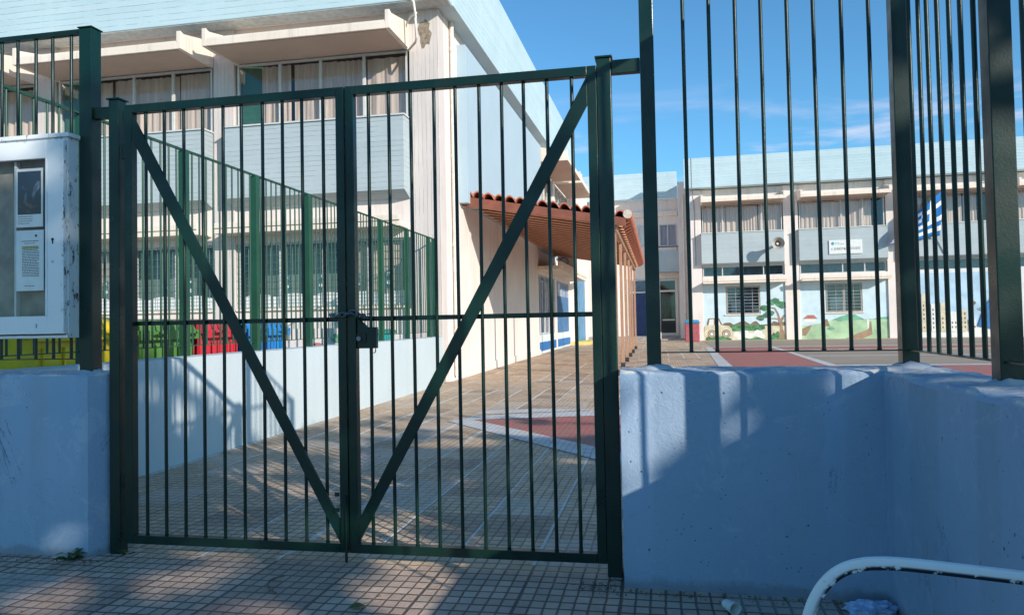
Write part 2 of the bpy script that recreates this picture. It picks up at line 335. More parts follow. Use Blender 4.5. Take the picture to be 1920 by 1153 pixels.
# ------------------------------------------------------------------ ground
GR = .16/34
def gz(y): return max(0, min(.16, (y-14)*GR))
g = MB(); g.quad((-1500, -1500, -.012), (1500, -1500, -.012), (1500, 1500, -.012), (-1500, 1500, -.012)); struct(g.build('ground', M_GROUND, recalc=False))
g = MB(); g.quad((-14, -6, 0), (14, -6, 0), (14, 4.62, 0), (-14, 4.62, 0)); struct(g.build('sidewalk', M_SIDEWALK, recalc=False))
g = MB()
for a, b_ in ((4.62, 14), (14, 48), (48, 60)): g.quad((-5.5, a, gz(a)), (40, a, gz(a)), (40, b_, gz(b_)), (-5.5, b_, gz(b_)))
struct(g.build('school_yard', M_YARD, recalc=False))
g = MB(); g.box(-40, -5.5, 4.86, 19.2, -.01, .35); struct(g.build('planting_terrace', M_SOIL))
E1 = .006
def sheet(name, m, polys, dz):
    q = MB()
    for p in polys: q.quad(*[(x, y, gz(y)+dz) for x, y in p])
    return struct(q.build(name, m, recalc=False))
sheet('court_surface', M_COURT, [[(5.35, 24.2), (5.4, 33.5), (40, 33.5), (40, 24.2)], [(2.55, 38.2), (2.55, 47.6), (40, 46.5), (40, 38.2)]], .004)
sheet('red_court_marking', M_RED, [[(-2.95, 11.63), (-1.04, 12.25), (2.3, 12.95), (2.3, 5.6), (-.60, 9.0), (-2.45, 11.10)], [(2.15, 14.0), (2.15, 20), (2.52, 38.2), (5.2, 38.2), (5.2, 32.4), (5.0, 24.2), (5.0, 14)], [(5.0, 18.5), (5.0, 24.0), (40, 24.0), (40, 18.5)], [(5.2, 35.2), (5.2, 37.5), (40, 37.0), (40, 34.8)]], .004)
sheet('white_court_line', M_WLINE, [[(-3.32, 11.46), (-3.0, 12.1), (-1.1, 12.95), (2.3, 13.65), (2.3, 12.95), (-1.04, 12.25), (-2.95, 11.63)], [(-3.32, 11.46), (-2.95, 11.63), (-2.45, 11.10), (-.60, 9.0), (2.3, 5.6), (1.75, 5.6), (-.73, 8.4)],
      [(-3.1, 12.3), (-2.95, 12.95), (-2.0, 13.2), (-1.2, 13.1), (-1.1, 12.98)],
      [(1.62, 14), (1.75, 23.3), (2.2, 38.2), (2.52, 38.2), (2.15, 23.3), (2.1, 14)], [(4.95, 24.4), (5.15, 32.4), (5.16, 38.2), (5.4, 38.2), (5.38, 32.4), (5.3, 24.4)], [(4.97, 23.95), (4.97, 24.4), (40, 24.4), (40, 23.95)], [(5.4, 29.35), (5.4, 29.65), (40, 29.6), (40, 29.3)], [(2.52, 38.1), (2.52, 38.6), (40, 38.2), (40, 37.7)]], .008)

# ------------------------------------------------------------------ rough topped walls
def rough_wall(name, path_in, path_out, h, m, label, cat='wall', n=26, amp=.012):
    """wall between two polylines with an uneven hand-trowelled top"""
    v = []; f = []; rnd = random.Random(3)
    def res(pl):
        L = [0]
        for a, b_ in zip(pl, pl[1:]): L.append(L[-1] + (Vector(b_)-Vector(a)).length)
        out = []
        for k in range(len(pl)-1):
            seg = max(2, int((L[k+1]-L[k])/.07))
            out.append((pl[k], pl[k+1], seg))
        return out
    A, B = [], []
    for (a0, a1, s1), (b0, b1, s2) in zip(res(path_in), res(path_out)):
        s_ = max(s1, s2)
        for k in range(s_): A.append(Vector(a0).lerp(Vector(a1), k/s_)); B.append(Vector(b0).lerp(Vector(b1), k/s_))
    A.append(Vector(path_in[-1])); B.append(Vector(path_out[-1]))
    T = (0, .04, .12, .3, .5, .7, .9, .97, 1)
    N = len(A); K = len(T)
    from mathutils import noise as nz
    for a, b_ in zip(A, B):
        v.append((a.x, a.y, -.02))
        for t in T:
            p = a.lerp(b_, t); bulge = .022*math.sin(math.pi*min(1, max(0, t)))**.5
            jig = nz.noise(Vector((p.x*5, p.y*5, 1)))*amp*.9 + nz.noise(Vector((p.x*17, p.y*17, 4)))*amp*.8
            edge = 1 if 0 < t < 1 else .45
            v.append((p.x + (nz.noise(Vector((p.x*6, p.y*6, 9)))*.008 if t in (0, 1) else 0), p.y + (nz.noise(Vector((p.x*6, p.y*6, 19)))*.008 if t in (0, 1) else 0), h + bulge + jig*edge - (.012 if t in (0, 1) else 0)))
        v.append((b_.x, b_.y, -.02))
    R = K+2
    for k in range(N-1):
        for q in range(R-1): f.append((k*R+q, (k+1)*R+q, (k+1)*R+q+1, k*R+q+1))
    f.append(tuple(range(R))); f.append(tuple((N-1)*R+q for q in reversed(range(R))))
    o = MB(); o.v = v; o.f = f; o.mi = [0]*len(f)
    ob = o.build(name, m, smooth=True); tag(ob, label, cat); return ob
rough_wall('concrete_wall', [(-.235, 4.43), (1.18, 4.385), (1.18, -3.0)], [(-.235, 4.86), (1.60, 4.84), (1.60, -3.0)], 1.235, M_OUTER, 'low blue painted concrete wall right of the gate, turning towards the viewer at a corner')
rough_wall('concrete_wall', [(-12, 4.50), (-3.865, 4.50), (-3.79, 4.64), (-3.79, 4.86)], [(-12, 4.92), (-3.9, 4.92), (-3.85, 4.90), (-3.80, 4.87)], 1.235, M_OUTER, 'low blue painted concrete wall left of the gate, under the notice cabinet')
rough_wall('retaining_wall', [(-5.42, 4.93), (-5.42, 18.38)], [(-5.72, 4.93), (-5.72, 18.38)], 1.20, M_RAMP, 'long pale grey-blue low wall running back along the passage to the building', amp=.006)

# ------------------------------------------------------------------ outer fences
YF = 4.64
bar_m = MB().tube([(0, 0, 0), (0, 0, 1)], .0115, 12).build('bar', M_METAL, smooth=True); BARME = bar_m.data; bpy.data.objects.remove(bar_m)
def bar(parent, x, y, z0, z1, m=None, r=1.0, name='bar'):
    o = bpy.data.objects.new(name, BARME); col.objects.link(o); o.parent = parent; o.location = (x, y, z0); o.scale = (r, r, z1-z0); o.rotation_euler = (random.uniform(-.0016, .0016), random.uniform(-.0022, .0022), random.uniform(0, 6.28)); return o
def post(parent, x, y, z0, z1, s=.085, m=M_METAL, cap=True, name='post'):
    p = MB().box(-s/2, s/2, -s/2, s/2, 0, z1-z0).build(name, m, parent, bevel=.004, loc=(x, y, z0))
    if cap: MB().box(-s/2-.008, s/2+.008, -s/2-.008, s/2+.008, z1-z0+.001, z1-z0+.010).build('cap', m, p, bevel=.002)
    return p
fl = thing('metal_fence', 'tall dark green bar fence on the left wall, carrying the left gate post', 'fence')
post(fl, -3.960, YF, 1.24, 3.70, .10); 
MB().box(-3.78, -3.70, YF-.04, YF+.04, -.01, 3.17).build('gate_post', M_METAL, fl, bevel=.004)
MB().box(-3.792, -3.688, YF-.052, YF+.052, 3.171, 3.182).build('cap', M_METAL, fl, bevel=.002)
MB().box(-3.909, -3.781, YF-.025, YF+.025, 3.05, 3.13).build('connecting_bar', M_METAL, fl, bevel=.003)
MB().box(-9.4, -4.011, YF-.02, YF+.02, 3.675, 3.71).build('rail', M_METAL, fl)
MB().box(-9.4, -4.011, YF-.02, YF+.02, 1.345, 1.352).build('rail', M_METAL, fl)
for k in range(36):
    if k % 11 == 10: post(fl, -4.12-k*.147, YF, 1.24, 3.70, .085)
    else: bar(fl, -4.12-k*.147, YF, 1.353, 3.675)
fr_ = thing('metal_fence', 'very tall dark green bar fence turning a corner on the right wall', 'fence')
post(fr_, -.035, YF, 1.24, 3.98, .085, cap=False); post(fr_, 1.395, YF, 1.24, 3.98, .09, cap=False); post(fr_, 1.405, 3.425, 1.24, 3.98, .09, cap=False)
MB().box(-.30-.0425, -.3+.045, YF-.045, YF+.045, -.01, 3.165).build('gate_post', M_METAL, fr_, bevel=.004)
MB().box(-.352, -.245, YF-.055, YF+.055, 3.166, 3.178).build('cap', M_METAL, fr_, bevel=.002)
MB().box(-.254, -.079, YF-.025, YF+.025, 3.07, 3.155).build('connecting_bar', M_METAL, fr_, bevel=.003)
for z0, z1 in ((1.345, 1.352), (3.945, 3.98)):
    MB().box(.009, 1.349, YF-.018, YF+.018, z0, z1).build('rail', M_METAL, fr_)
    MB().box(1.377, 1.413, 3.471, YF-.046, z0, z1).build('rail', M_METAL, fr_)
    MB().box(1.377, 1.413, 0.3, 3.379, z0, z1).build('rail', M_METAL, fr_)
for k in range(8): bar(fr_, .187+k*.1505, YF, 1.353, 3.945)
for k in range(7): bar(fr_, 1.395, 4.44-k*.138, 1.353, 3.945)
for k in (1, 9): bar(fr_, 1.395, 3.30-k*.138, 1.353, 3.945)  # unseen bars beyond the post, left sparse to shape the stripe shadows
post(fr_, 1.405, 2.35, 1.24, 3.98, .06, cap=False)
M_RUST = flat('rusty_weld_bead', (.05, .035, .022), .8, .3, 60)
def bead(parent, x, y, z, r=.0145): MB().tube([(0, 0, -.004), (0, 0, .004)], r, 10, rs=[r*.86, r]).build('weld', M_RUST if random.random() < .35 else M_METAL, parent, smooth=True, loc=(x, y, z))
for k in range(8): bead(fr_, .187+k*.1505, YF, 1.356)
# ------------------------------------------------------------------ gate leaves
YG = 4.63
def leaf(label, x0, x1, hinge_left):
    t = thing('gate_leaf', label, 'gate', (x0 if hinge_left else x1, YG, 0), group='leaves of the green double gate')
    L = 0 if hinge_left else x0-x1; R_ = (x1-x0) if hinge_left else 0
    s = .058; zb, zt = .075, 3.125
    MB().box(L, L+s, -.03, .03, zb, zt).build('stile', M_METAL, t, bevel=.003); MB().box(R_-s, R_, -.03, .03, zb, zt).build('stile', M_METAL, t, bevel=.003)
    MB().box(L+s+.001, R_-s-.001, -.03, .03, zb, zb+s).build('rail', M_METAL, t, bevel=.003); MB().box(L+s+.001, R_-s-.001, -.03, .03, zt-s, zt).build('rail', M_METAL, t, bevel=.003)
    MB().box(L+s+.001, R_-s-.001, .014, .034, 1.575, 1.605).build('middle_rail', M_METAL, t)
    W = R_-L-2*s
    for k in range(10): bar(t, L+s+W*(k+.62)/10.3, 0, zb+s, zt-s); bead(t, L+s+W*(k+.62)/10.3, 0, zb+s+.005)
    if hinge_left: a, b_ = (L+s-.005, 2.985), (R_-s-.005, .20)
    else: a, b_ = (R_-s+.005, 2.985), (L+s+.005, .20)
    MB().beam((a[0], -.022, a[1]), (b_[0], -.022, b_[1]), .02, .085, (0, 0, 1)) 
    d = Vector((b_[0]-a[0], 0, b_[1]-a[1])).normalized(); nrm = Vector((-d.z, 0, d.x))*.044
    A, B = Vector((a[0], 0, a[1])), Vector((b_[0], 0, b_[1]))
    q = MB(); yy0, yy1 = -.028, -.0125
    # flat brace bar clipped by the stiles
    xa, xb = (L+s+.001, R_-s-.001)
    def at(x, off): 
        s_ = (x-A.x)/d.x if abs(d.x) > 1e-6 else 0; return None
    zA = lambda x: a[1]+(b_[1]-a[1])*(x-a[0])/(b_[0]-a[0]); hw = .044/abs(d.x)
    xs = (xa, xb)
    poly = [(xa, zA(xa)-hw), (xb, zA(xb)-hw), (xb, zA(xb)+hw), (xa, zA(xa)+hw)]
    poly = [(x, max(zb+s+.002, min(zt-s-.002, z))) for x, z in poly]
    q.prism(poly, yy0, yy1, 'y'); q.build('brace', M_METAL, t, bevel=.002)
    return t
gl = leaf('left leaf of the dark green double gate, brace falling from its hinge side', -3.655, -2.012, True)
gr_ = leaf('right leaf of the dark green double gate, carrying the lock box', -2.004, -.345, False)
# ledge strip, lock box and cylinder, drop bolt
MB().box(-.055-1.659, -1.66-.002, -.044, -.031, .09, 3.11).build('cover_strip', M_METAL, gr_, bevel=.002).location = (.0, 0, 0)
q = MB(); q.prism([(-1.600, 1.397), (-1.466, 1.397), (-1.466, 1.535), (-1.53, 1.535), (-1.600, 1.60)], -.012, .024, 'y'); lb = q.build('lock_box', M_METAL, gr_, bevel=.003)
MB().box(-1.60, -1.535, -.02, -.0125, 1.436, 1.498).build('lock_plate', M_BLACK, lb, bevel=.002)
MB().tube([(-1.582, -.021, 1.462), (-1.582, -.030, 1.462)], .015, 20).build('lock_cylinder', M_STEEL, lb, smooth=True)
pts = [(-1.492+.014*math.cos(a), .005, 1.382-.016*abs(math.sin(a))) for a in [math.pi*k/10 for k in range(11)]]
MB().tube([(-1.478, .005, 1.396)]+pts+[(-1.506, .005, 1.396)], .0035, 8).build('lock_ring', M_BLACK, lb, smooth=True)
MB().tube([(-.022, -.045, .02), (-.022, -.045, .45)], .009, 10).build('drop_bolt', M_METAL, gl, smooth=True).location.x = 1.655
for z in (.34, .44): MB().box(1.555, 1.583, -.045, -.031, z, z+.025).build('bolt_bracket', M_METAL, gl)
for o, xs in ((gl, .0), (gr_, 0)):
    for z in (.45, 2.75): MB().tube([(xs, .0, z), (xs, .0, z+.10)], .016, 12).build('hinge', M_METAL, o, smooth=True).location = ((-.018 if o is gl else .018), -.005, 0)
# chain
ch = thing('chain', 'dark steel chain wrapped round the meeting stiles of the gate', 'chain', (-2.0, YG-.055, 1.62))
def link(p, d, roll):
    d = Vector(d).normalized(); s1 = d.cross(Vector((0, 0, 1))).normalized(); s2 = d.cross(s1).normalized(); s_ = s1*math.cos(roll)+s2*math.sin(roll)
    pts = []
    for k in range(17):
        a = 2*math.pi*k/16; c, s = math.cos(a), math.sin(a); pts.append(Vector(p)+d*(c*.014+(.015 if c > 0 else -.015 if c < 0 else 0))+s_*s*.0135)
    MB().tube(pts, .0042, 8, caps=False).build('link', M_STEEL, ch, smooth=True)
cx = [(-.125, .06, .0), (-.10, .012, -.004), (-.062, -.008, -.006), (-.022, -.014, -.002), (.018, -.014, .006), (.058, -.010, .012), (.092, .004, .004), (.105, .03, -.012), (.11, .065, -.02), (-.10, .10, 0), (-.05, .12, -.004), (0, .12, -.004), (.05, .12, -.004), (.1, .10, -.01)]
for k, p in enumerate(cx):
    nx_ = cx[(k+1) % len(cx)] if k < 8 else (p[0]+.04, p[1], p[2]); link(p, Vector(nx_)-Vector(p), .35+(math.pi/2)*(k % 2))
def mound(parent, x, y, z, rx, ry, h, m, name='mortar_mound', seed=0):
    q = MB(); R_, N_ = 5, 20
    from mathutils import noise as nz
    for k in range(R_+1):
        t = k/R_
        for i in range(N_):
            a = 2*math.pi*i/N_; j = 1+.35*nz.noise(Vector((math.cos(a)*1.5, math.sin(a)*1.5, seed+t)))
            q.v.append((x+rx*t*j*math.cos(a), y+ry*t*j*math.sin(a), z+h*(1-t*t)*(1+.5*nz.noise(Vector((math.cos(a)*3*t, math.sin(a)*3*t, seed*3.3))))))
    for k in range(R_):
        for i in range(N_): q.f.append((k*N_+i, k*N_+(i+1) % N_, (k+1)*N_+(i+1) % N_, (k+1)*N_+i)); q.mi.append(0)
    return q.build(name, m, parent, smooth=True)
WALL_R = [o for o in col.objects if o.name.startswith('concrete_wall') and 'right' in o['label']][0]; WALL_L = [o for o in col.objects if o.name.startswith('concrete_wall') and 'left' in o['label']][0]
M_MOR2 = mat('pale_blue_grey_mortar', wall_paint((.46, .52, .58), (.36, .42, .50), stain=.3), rough=.9)
for k, (x, y) in enumerate(((-.03, 4.62), (1.40, 4.62), (1.41, 3.42))): mound(WALL_R, x, y, 1.25, .12, .09, .035, M_MOR2, seed=k+1)
mound(WALL_L, -3.96, 4.64, 1.25, .11, .09, .03, M_MOR2, seed=7)
gv = MB(); rg = random.Random(21)
def crumb(x, y, s):
    z = s*.3; p = [Vector((x+rg.uniform(-s, s), y+rg.uniform(-s, s), z+rg.uniform(-.3, .9)*s)) for _ in range(4)]
    for t_ in ((0, 1, 2), (0, 2, 3), (0, 3, 1), (1, 3, 2)): gv.quad(*[p[k] for k in t_])
for _ in range(420): crumb(-.36+rg.gauss(0, .09), 4.42+rg.gauss(0, .06), rg.uniform(.002, .007))
for _ in range(160): crumb(rg.uniform(-.2, 1.15), 4.36+rg.gauss(0, .02), rg.uniform(.002, .006))
for _ in range(160): crumb(rg.uniform(-4.8, -3.7), 4.45+rg.gauss(0, .03), rg.uniform(.002, .006))
for _ in range(220): crumb(rg.uniform(-4.5, 1.2), rg.uniform(3.3, 9), rg.uniform(.002, .006))
struct(gv.build('gravel', flat('dark_grit', (.10, .09, .075), .95, .4, 60), recalc=False), 'stuff')
lt = MB()
for _ in range(330):
    x, y = (rg.uniform(-5, 1.5), rg.uniform(3.3, 16)) if rg.random() < .5 else ((rg.uniform(-.3, 1.1), 4.36-abs(rg.gauss(0, .05))) if rg.random() < .4 else ((rg.uniform(-4.9, -3.7), 4.42-abs(rg.gauss(0, .06))) if rg.random() < .6 else (-5.38+abs(rg.gauss(0, .08)), rg.uniform(5.5, 18))))
    if x < -5.2: continue
    a = rg.uniform(0, 6.28); s_ = rg.uniform(.006, .016); d = Vector((math.cos(a), math.sin(a), rg.uniform(-.1, .5))); p = Vector((-d.y, d.x, rg.uniform(-.2, .2))); o_ = Vector((x, y, .009)); lt.quad(o_-d*s_+Vector((0, 0, .004)), o_+p*s_*.5, o_+d*s_+Vector((0, 0, .006)), o_-p*s_*.5)
struct(lt.build('leaf_litter', flat('dry_leaf_bits', (.30, .19, .09), .9, .3, 20), recalc=False), 'stuff')
# ------------------------------------------------------------------ fence along the passage
fi = thing('metal_fence', 'green bar fence standing on the long low wall beside the passage', 'fence')
XI = -5.57
posts_y = [4.80+1.617*k for k in range(1, 9)]+[18.25]
for y in [4.98]+posts_y[0:]:
    MB().box(-.045, .045, -.045, .045, 0, 3.68-1.20).build('post', M_METAL2, fi, bevel=.004, loc=(XI, y, 1.20))
MB().box(XI-.02, XI+.02, 4.93, 18.30, 3.681, 3.705).build('rail', M_METAL2, fi); MB().box(XI-.004, XI+.004, 4.93, 18.30, 1.335, 1.347).build('rail', M_METAL2, fi)
BAR2 = BARME.copy(); BAR2.materials.clear(); BAR2.materials.append(M_METAL2)
y = 5.1
while y < 18.2:
    if min(abs(y-p) for p in posts_y) > .08: o = bar(fi, XI, y, 1.335, 3.68, name='bar'); o.data = BAR2
    y += .147
# ------------------------------------------------------------------ notice cabinet
nb = thing('notice_board', 'white glazed notice cabinet with peeling paint hung on the left fence', 'notice board')
def f_peel(n, o, b):
    s3 = n.new('ShaderNodeSeparateXYZ', {0: o}); e = n.ramp(s3.outputs[0], -4.06, -4.02)
    te = n.ramp(s3.outputs[2], 2.84, 2.90)
    p = n.ramp(n.noise(n.scale(o, (1, 1, .35)), 26, 6, .75), .56, .62); p = n.m('MULTIPLY', p, n.m('MAXIMUM', e, n.m('MULTIPLY', te, .6)))
    c = n.mix(p, n.mix(n.ramp(n.noise(o, 2, 3), .3, .7), (.84, .86, .87), (.78, .81, .83)), (.07, .08, .09)); n.put(b.inputs['Base Color'], c); n.put(b.inputs['Normal'], n.bump(n.m('SUBTRACT', 1.0, p), .002, .8))
M_PEEL = mat('peeling_white_enamel', f_peel, rough=.4)
CX0, CX1, CZ0, CZ1, CY0, CY1 = -5.30, -4.02, 1.50, 2.90, 4.50, 4.60
q = MB(); q.box(CX0, CX1, CY1-.012, CY1, CZ0, CZ1).box(CX0, CX0+.02, CY0, CY1-.012, CZ0, CZ1).box(CX1-.02, CX1, CY0, CY1-.012, CZ0, CZ1).box(CX0+.02, CX1-.02, CY0, CY1-.012, CZ0, CZ0+.02).box(CX0+.02, CX1-.02, CY0, CY1-.012, CZ1-.02, CZ1)
q.box(CX0-.02, CX1+.02, CY0-.02, CY1, CZ1+.001, CZ1+.03); q.build('cabinet', M_PEEL, nb, bevel=.003)
DX1, DX0 = CX1-.004, CX0+.004; gx1 = -4.17; gz0, gz1 = 1.655, 2.755
d = MB(); d.box(gx1, DX1, CY0-.032, CY0-.002, CZ0+.03, CZ1-.02).box(DX0, CX0+.14, CY0-.032, CY0-.002, CZ0+.03, CZ1-.02).box(CX0+.14, gx1, CY0-.032, CY0-.002, CZ0+.03, gz0).box(CX0+.14, gx1, CY0-.032, CY0-.002, gz1, CZ1-.02); d.build('door_frame', M_PEEL, nb, bevel=.004)
MB().box(DX1-.012, DX1+.001, CY0-.039, CY0-.0325, CZ0+.045, CZ1-.035).box(gx1-.0, gx1+.012, CY0-.039, CY0-.0325, gz0, gz1).build('door_moulding', M_PEEL, nb, bevel=.002)
MB().box(CX0+.02, CX1-.02, CY1-.020, CY1-.0125, CZ0+.02, CZ1-.02).build('backing', flat('dusty_cork_backing', (.34, .31, .26), .9, .2, 6), nb)
MB().quad((CX0+.14, CY0-.018, gz0), (gx1, CY0-.018, gz0), (gx1, CY0-.018, gz1), (CX0+.14, CY0-.018, gz1)).build('pane', M_GLASS2, nb, recalc=False)
MB().box(-4.478, -4.462, CY0+.02, CY0+.05, gz0, gz1).build('divider', M_FRAME, nb)
kh = MB(); kh.tube([(-4.115, CY0-.034, 2.185), (-4.115, CY0-.033, 2.185)], .011, 16); kh.box(-4.120, -4.110, CY0-.034, CY0-.0325, 2.155, 2.18); kh.build('keyhole', M_BLACK, nb)
MB().tube([(-4.115, CY0-.034, 2.03), (-4.115, CY0-.0325, 2.03)], .011, 16).build('rivet', M_FRAME, nb)

def text_mesh(s, name, m, parent, loc, size, rot=(math.pi/2, 0, 0), ext=.002, align='LEFT', sx=1.0):
    c = bpy.data.curves.new(name, 'FONT'); c.body = s; c.size = size; c.extrude = ext; c.align_x = align; c.resolution_u = 3
    t = bpy.data.objects.new('tmp', c); col.objects.link(t); bpy.context.view_layer.update()
    me = bpy.data.meshes.new_from_object(t.evaluated_get(bpy.context.evaluated_depsgraph_get())); bpy.data.objects.remove(t)
    me.materials.clear(); me.materials.append(m)
    o = bpy.data.objects.new(name, me); col.objects.link(o); o.location = loc; o.rotation_euler = rot; o.scale = (sx, 1, 1)
    if parent: o.parent = parent
    return o
text_mesh('2', 'number', M_INK, nb, (-4.255, CY0-.0335, 1.575), .035, ext=.0005)
# papers inside the cabinet
def f_photo(n, o, b):
    s3 = n.new('ShaderNodeSeparateXYZ', {0: o}); z = s3.outputs[2]
    a = n.noise(o, 9, 5, .6, .8); c = n.mix(n.ramp(z, 2.38, 2.60), (.006, .007, .010), (.035, .045, .065))
    c = n.mix(n.m('MULTIPLY', n.ramp(a, .52, .66), n.ramp(z, 2.44, 2.56)), c, (.28, .33, .40)); c = n.mix(n.m('MULTIPLY', n.ramp(a, .5, .7), n.ramp(z, 2.55, 2.42)), c, (.16, .11, .06)); n.put(b.inputs['Base Color'], c)
M_PHOTO = mat('dark_cloudy_photo_print', f_photo, rough=.3); M_PAPER = flat('white_paper', (.86, .87, .87), .6, .04); M_HL = flat('yellow_highlight', (.70, .66, .25), .7)
PY = CY0+.012
def paper(name, label, x0, x1, z0, z1):
    o = MB().box(x0, x1, PY, PY+.002, z0, z1).build(name, M_PAPER); tag(o, label, 'notice'); return o
p1 = paper('photo_notice', 'laminated sheet with a dark stormy photograph, upper one in the cabinet', -4.455, -4.235, 2.285, 2.70)
MB().box(-4.440, -4.250, PY-.003, PY-.001, 2.375, 2.68).build('photograph', M_PHOTO, p1)
p2 = paper('text_notice', 'laminated printed letter, lower one in the cabinet', -4.455, -4.230, 1.835, 2.262)
def text_lines(parent, x0, x1, z, n_, dz, th, m=M_INK, rnd=random.Random(5), jag=0.3):
    q = MB()
    for k in range(n_):
        x = x0; end = x1-(rnd.random()*jag*(x1-x0) if rnd.random() < .4 else 0)
        while x < end:
            wl = rnd.uniform(.006, .022); q.box(x, min(x+wl, end), PY-.0012, PY-.0005, z-k*dz-th, z-k*dz); x += wl+.004
    return q.build('print', m, parent)
text_lines(p1, -4.440, -4.320, 2.362, 4, .016, .0035)
MB().box(-4.405, -4.27, PY-.0009, PY-.0004, 2.128, 2.150).build('highlight', M_HL, p2)
text_lines(p2, -4.41, -4.27, 2.188, 1, .01, .005); text_lines(p2, -4.385, -4.30, 2.172, 1, .01, .004); text_lines(p2, -4.405, -4.265, 2.148, 19, .0115, .0048, jag=.1); text_lines(p2, -4.385, -4.30, 1.872, 1, .01, .004)
MB().tube([(-4.29, PY-.003, 2.222), (-4.29, PY-.001, 2.222)], .010, 5).build('emblem', M_INK, p2)
# ------------------------------------------------------------------ buildings
def curtain(mb, x0, x1, y, z0, z1, amp=.022, lam=.27, rnd=random):
    n = max(6, int((x1-x0)/.025)); ph = rnd.uniform(0, 6); P = []
    for k in range(n+1):
        x = x0+(x1-x0)*k/n; P.append((x, y+amp*math.sin(x*2*math.pi/lam+ph+1.6*math.sin(x*2.3))+.006*math.sin(x*47)))
    for a, b_ in zip(P, P[1:]): mb.quad((a[0], a[1], z0), (b_[0], b_[1], z0), (b_[0], b_[1], z1), (a[0], a[1], z1))
def window(parent, x0, x1, z0, z1, y, fn=None, mull=(), frame=M_FRAME, curt=True, fw_=.05, inner=None, cm=None, gap=(0, 1), depth=.6, cz=.06):
    q = MB(fn); d0, d1 = y-.035, y+.035
    q.box(x0, x1, d0, d1, z1-fw_, z1).box(x0, x1, d0, d1, z0, z0+fw_).box(x0, x0+fw_, d0, d1, z0+fw_, z1-fw_).box(x1-fw_, x1, d0, d1, z0+fw_, z1-fw_)
    for mx in mull: q.box(mx-fw_*.6, mx+fw_*.6, d0-.01, d1, z0+fw_, z1-fw_)
    wobj = q.build('window', frame, parent, bevel=0)
    MB(fn).quad((x0+fw_, y, z0+fw_), (x1-fw_, y, z0+fw_), (x1-fw_, y, z1-fw_), (x0+fw_, y, z1-fw_)).build('pane', M_GLASS, wobj, recalc=False)
    if curt:
        c = MB(fn); xa_, xb_ = x0+fw_+(x1-x0)*gap[0], x0+(x1-x0)*gap[1]-fw_; cuts = [xa_]+[xa_+(xb_-xa_)*(k/4+random.uniform(-.05, .05)) for k in (1, 2, 3)]+[xb_]
        for k in range(4):
            g0 = random.choice((0, 0, .02, .09)); curtain(c, cuts[k]+g0, cuts[k+1], y+.14+.03*(k % 2), z0+random.choice((.02, .02, .05)), z1-cz-random.choice((0, 0, .03)), random.uniform(.012, .035), random.uniform(.16, .42))
        c.build('curtain', cm or M_CURT, wobj, smooth=True)
    # reveal box behind the glass: sides, ceiling, sill, back
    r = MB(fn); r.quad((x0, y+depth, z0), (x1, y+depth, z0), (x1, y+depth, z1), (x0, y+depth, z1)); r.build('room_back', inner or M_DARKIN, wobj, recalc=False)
    return wobj
PARB, PART = 9.70, 11.63
def bay_upper(B, x0, x1, side_in=None, fn=None, gap=(0, 1), open_right=False):
    """recessed window, board-marked panel below and a tray-shaped concrete sunshade above; facade plane is y=0"""
    w_ = MB(fn); w_.box(x0, x1, .12, .30, 8.80, PARB); w_.build('wall', M_WHITE, B)
    p = MB(fn); p.prism([(-.42, 6.86), (.30, 6.86), (.30, 4.80), (.0, 4.80), (-.42, 4.97)], x0-.03, x1-.03, 'x'); p.build('spandrel_panel', M_PANEL, B, bevel=.01)
    MB(fn).box(x0-.07, x1+.0, -.46, .2, 6.861, 6.90).build('sill', M_FRAME, B)
    b_ = MB(fn)
    yo = -1.38
    b_.box(x0+.10, x1-.12, yo, -.005, 8.72, 8.84)                       # slab
    b_.box(x0+.10, x1-.12, yo-.03, yo+.10, 8.84, 8.92)                  # front lip
    b_.box(x0+.10, x1-.12, yo-.05, yo-.031, 8.70, 8.88)
    b_.prism([(yo-.05, 8.70), (.12, 8.70), (.12, 9.36), (-.15, 9.36), (yo+.1, 9.12), (yo-.05, 9.16)], x0-.02, x0+.10, 'x'); b_.prism([(yo-.05, 8.70), (.12, 8.70), (.12, 9.36), (-.15, 9.36), (yo+.1, 9.12), (yo-.05, 9.16)], x1-.12, x1, 'x')
    sh_o = b_.build('sunshade', M_BROW, B, bevel=.012)
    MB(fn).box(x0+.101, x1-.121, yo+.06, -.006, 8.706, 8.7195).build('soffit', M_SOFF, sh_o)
    W = x1-x0
    window(B, x0+.07, x1-.07, 6.92, 8.70, .10, fn, [x0+W*.265, x0+W*.5, x0+W*.745], gap=gap, inner=side_in or M_DARKIN, fw_=.055)
def grille(parent, x0, x1, y, z0, z1, m, fn=None, dx=.16, dz=.2):
    q = MB(fn); k = 0
    while x0+k*dx <= x1: q.tube([(x0+k*dx, y, z0), (x0+k*dx, y, z1)], .008, 4); k += 1
    k = 0
    while z0+k*dz <= z1: q.box(x0, x1, y-.006, y+.006, z0+k*dz-.006, z0+k*dz+.006); k += 1
    return q.build('grille', m, parent)
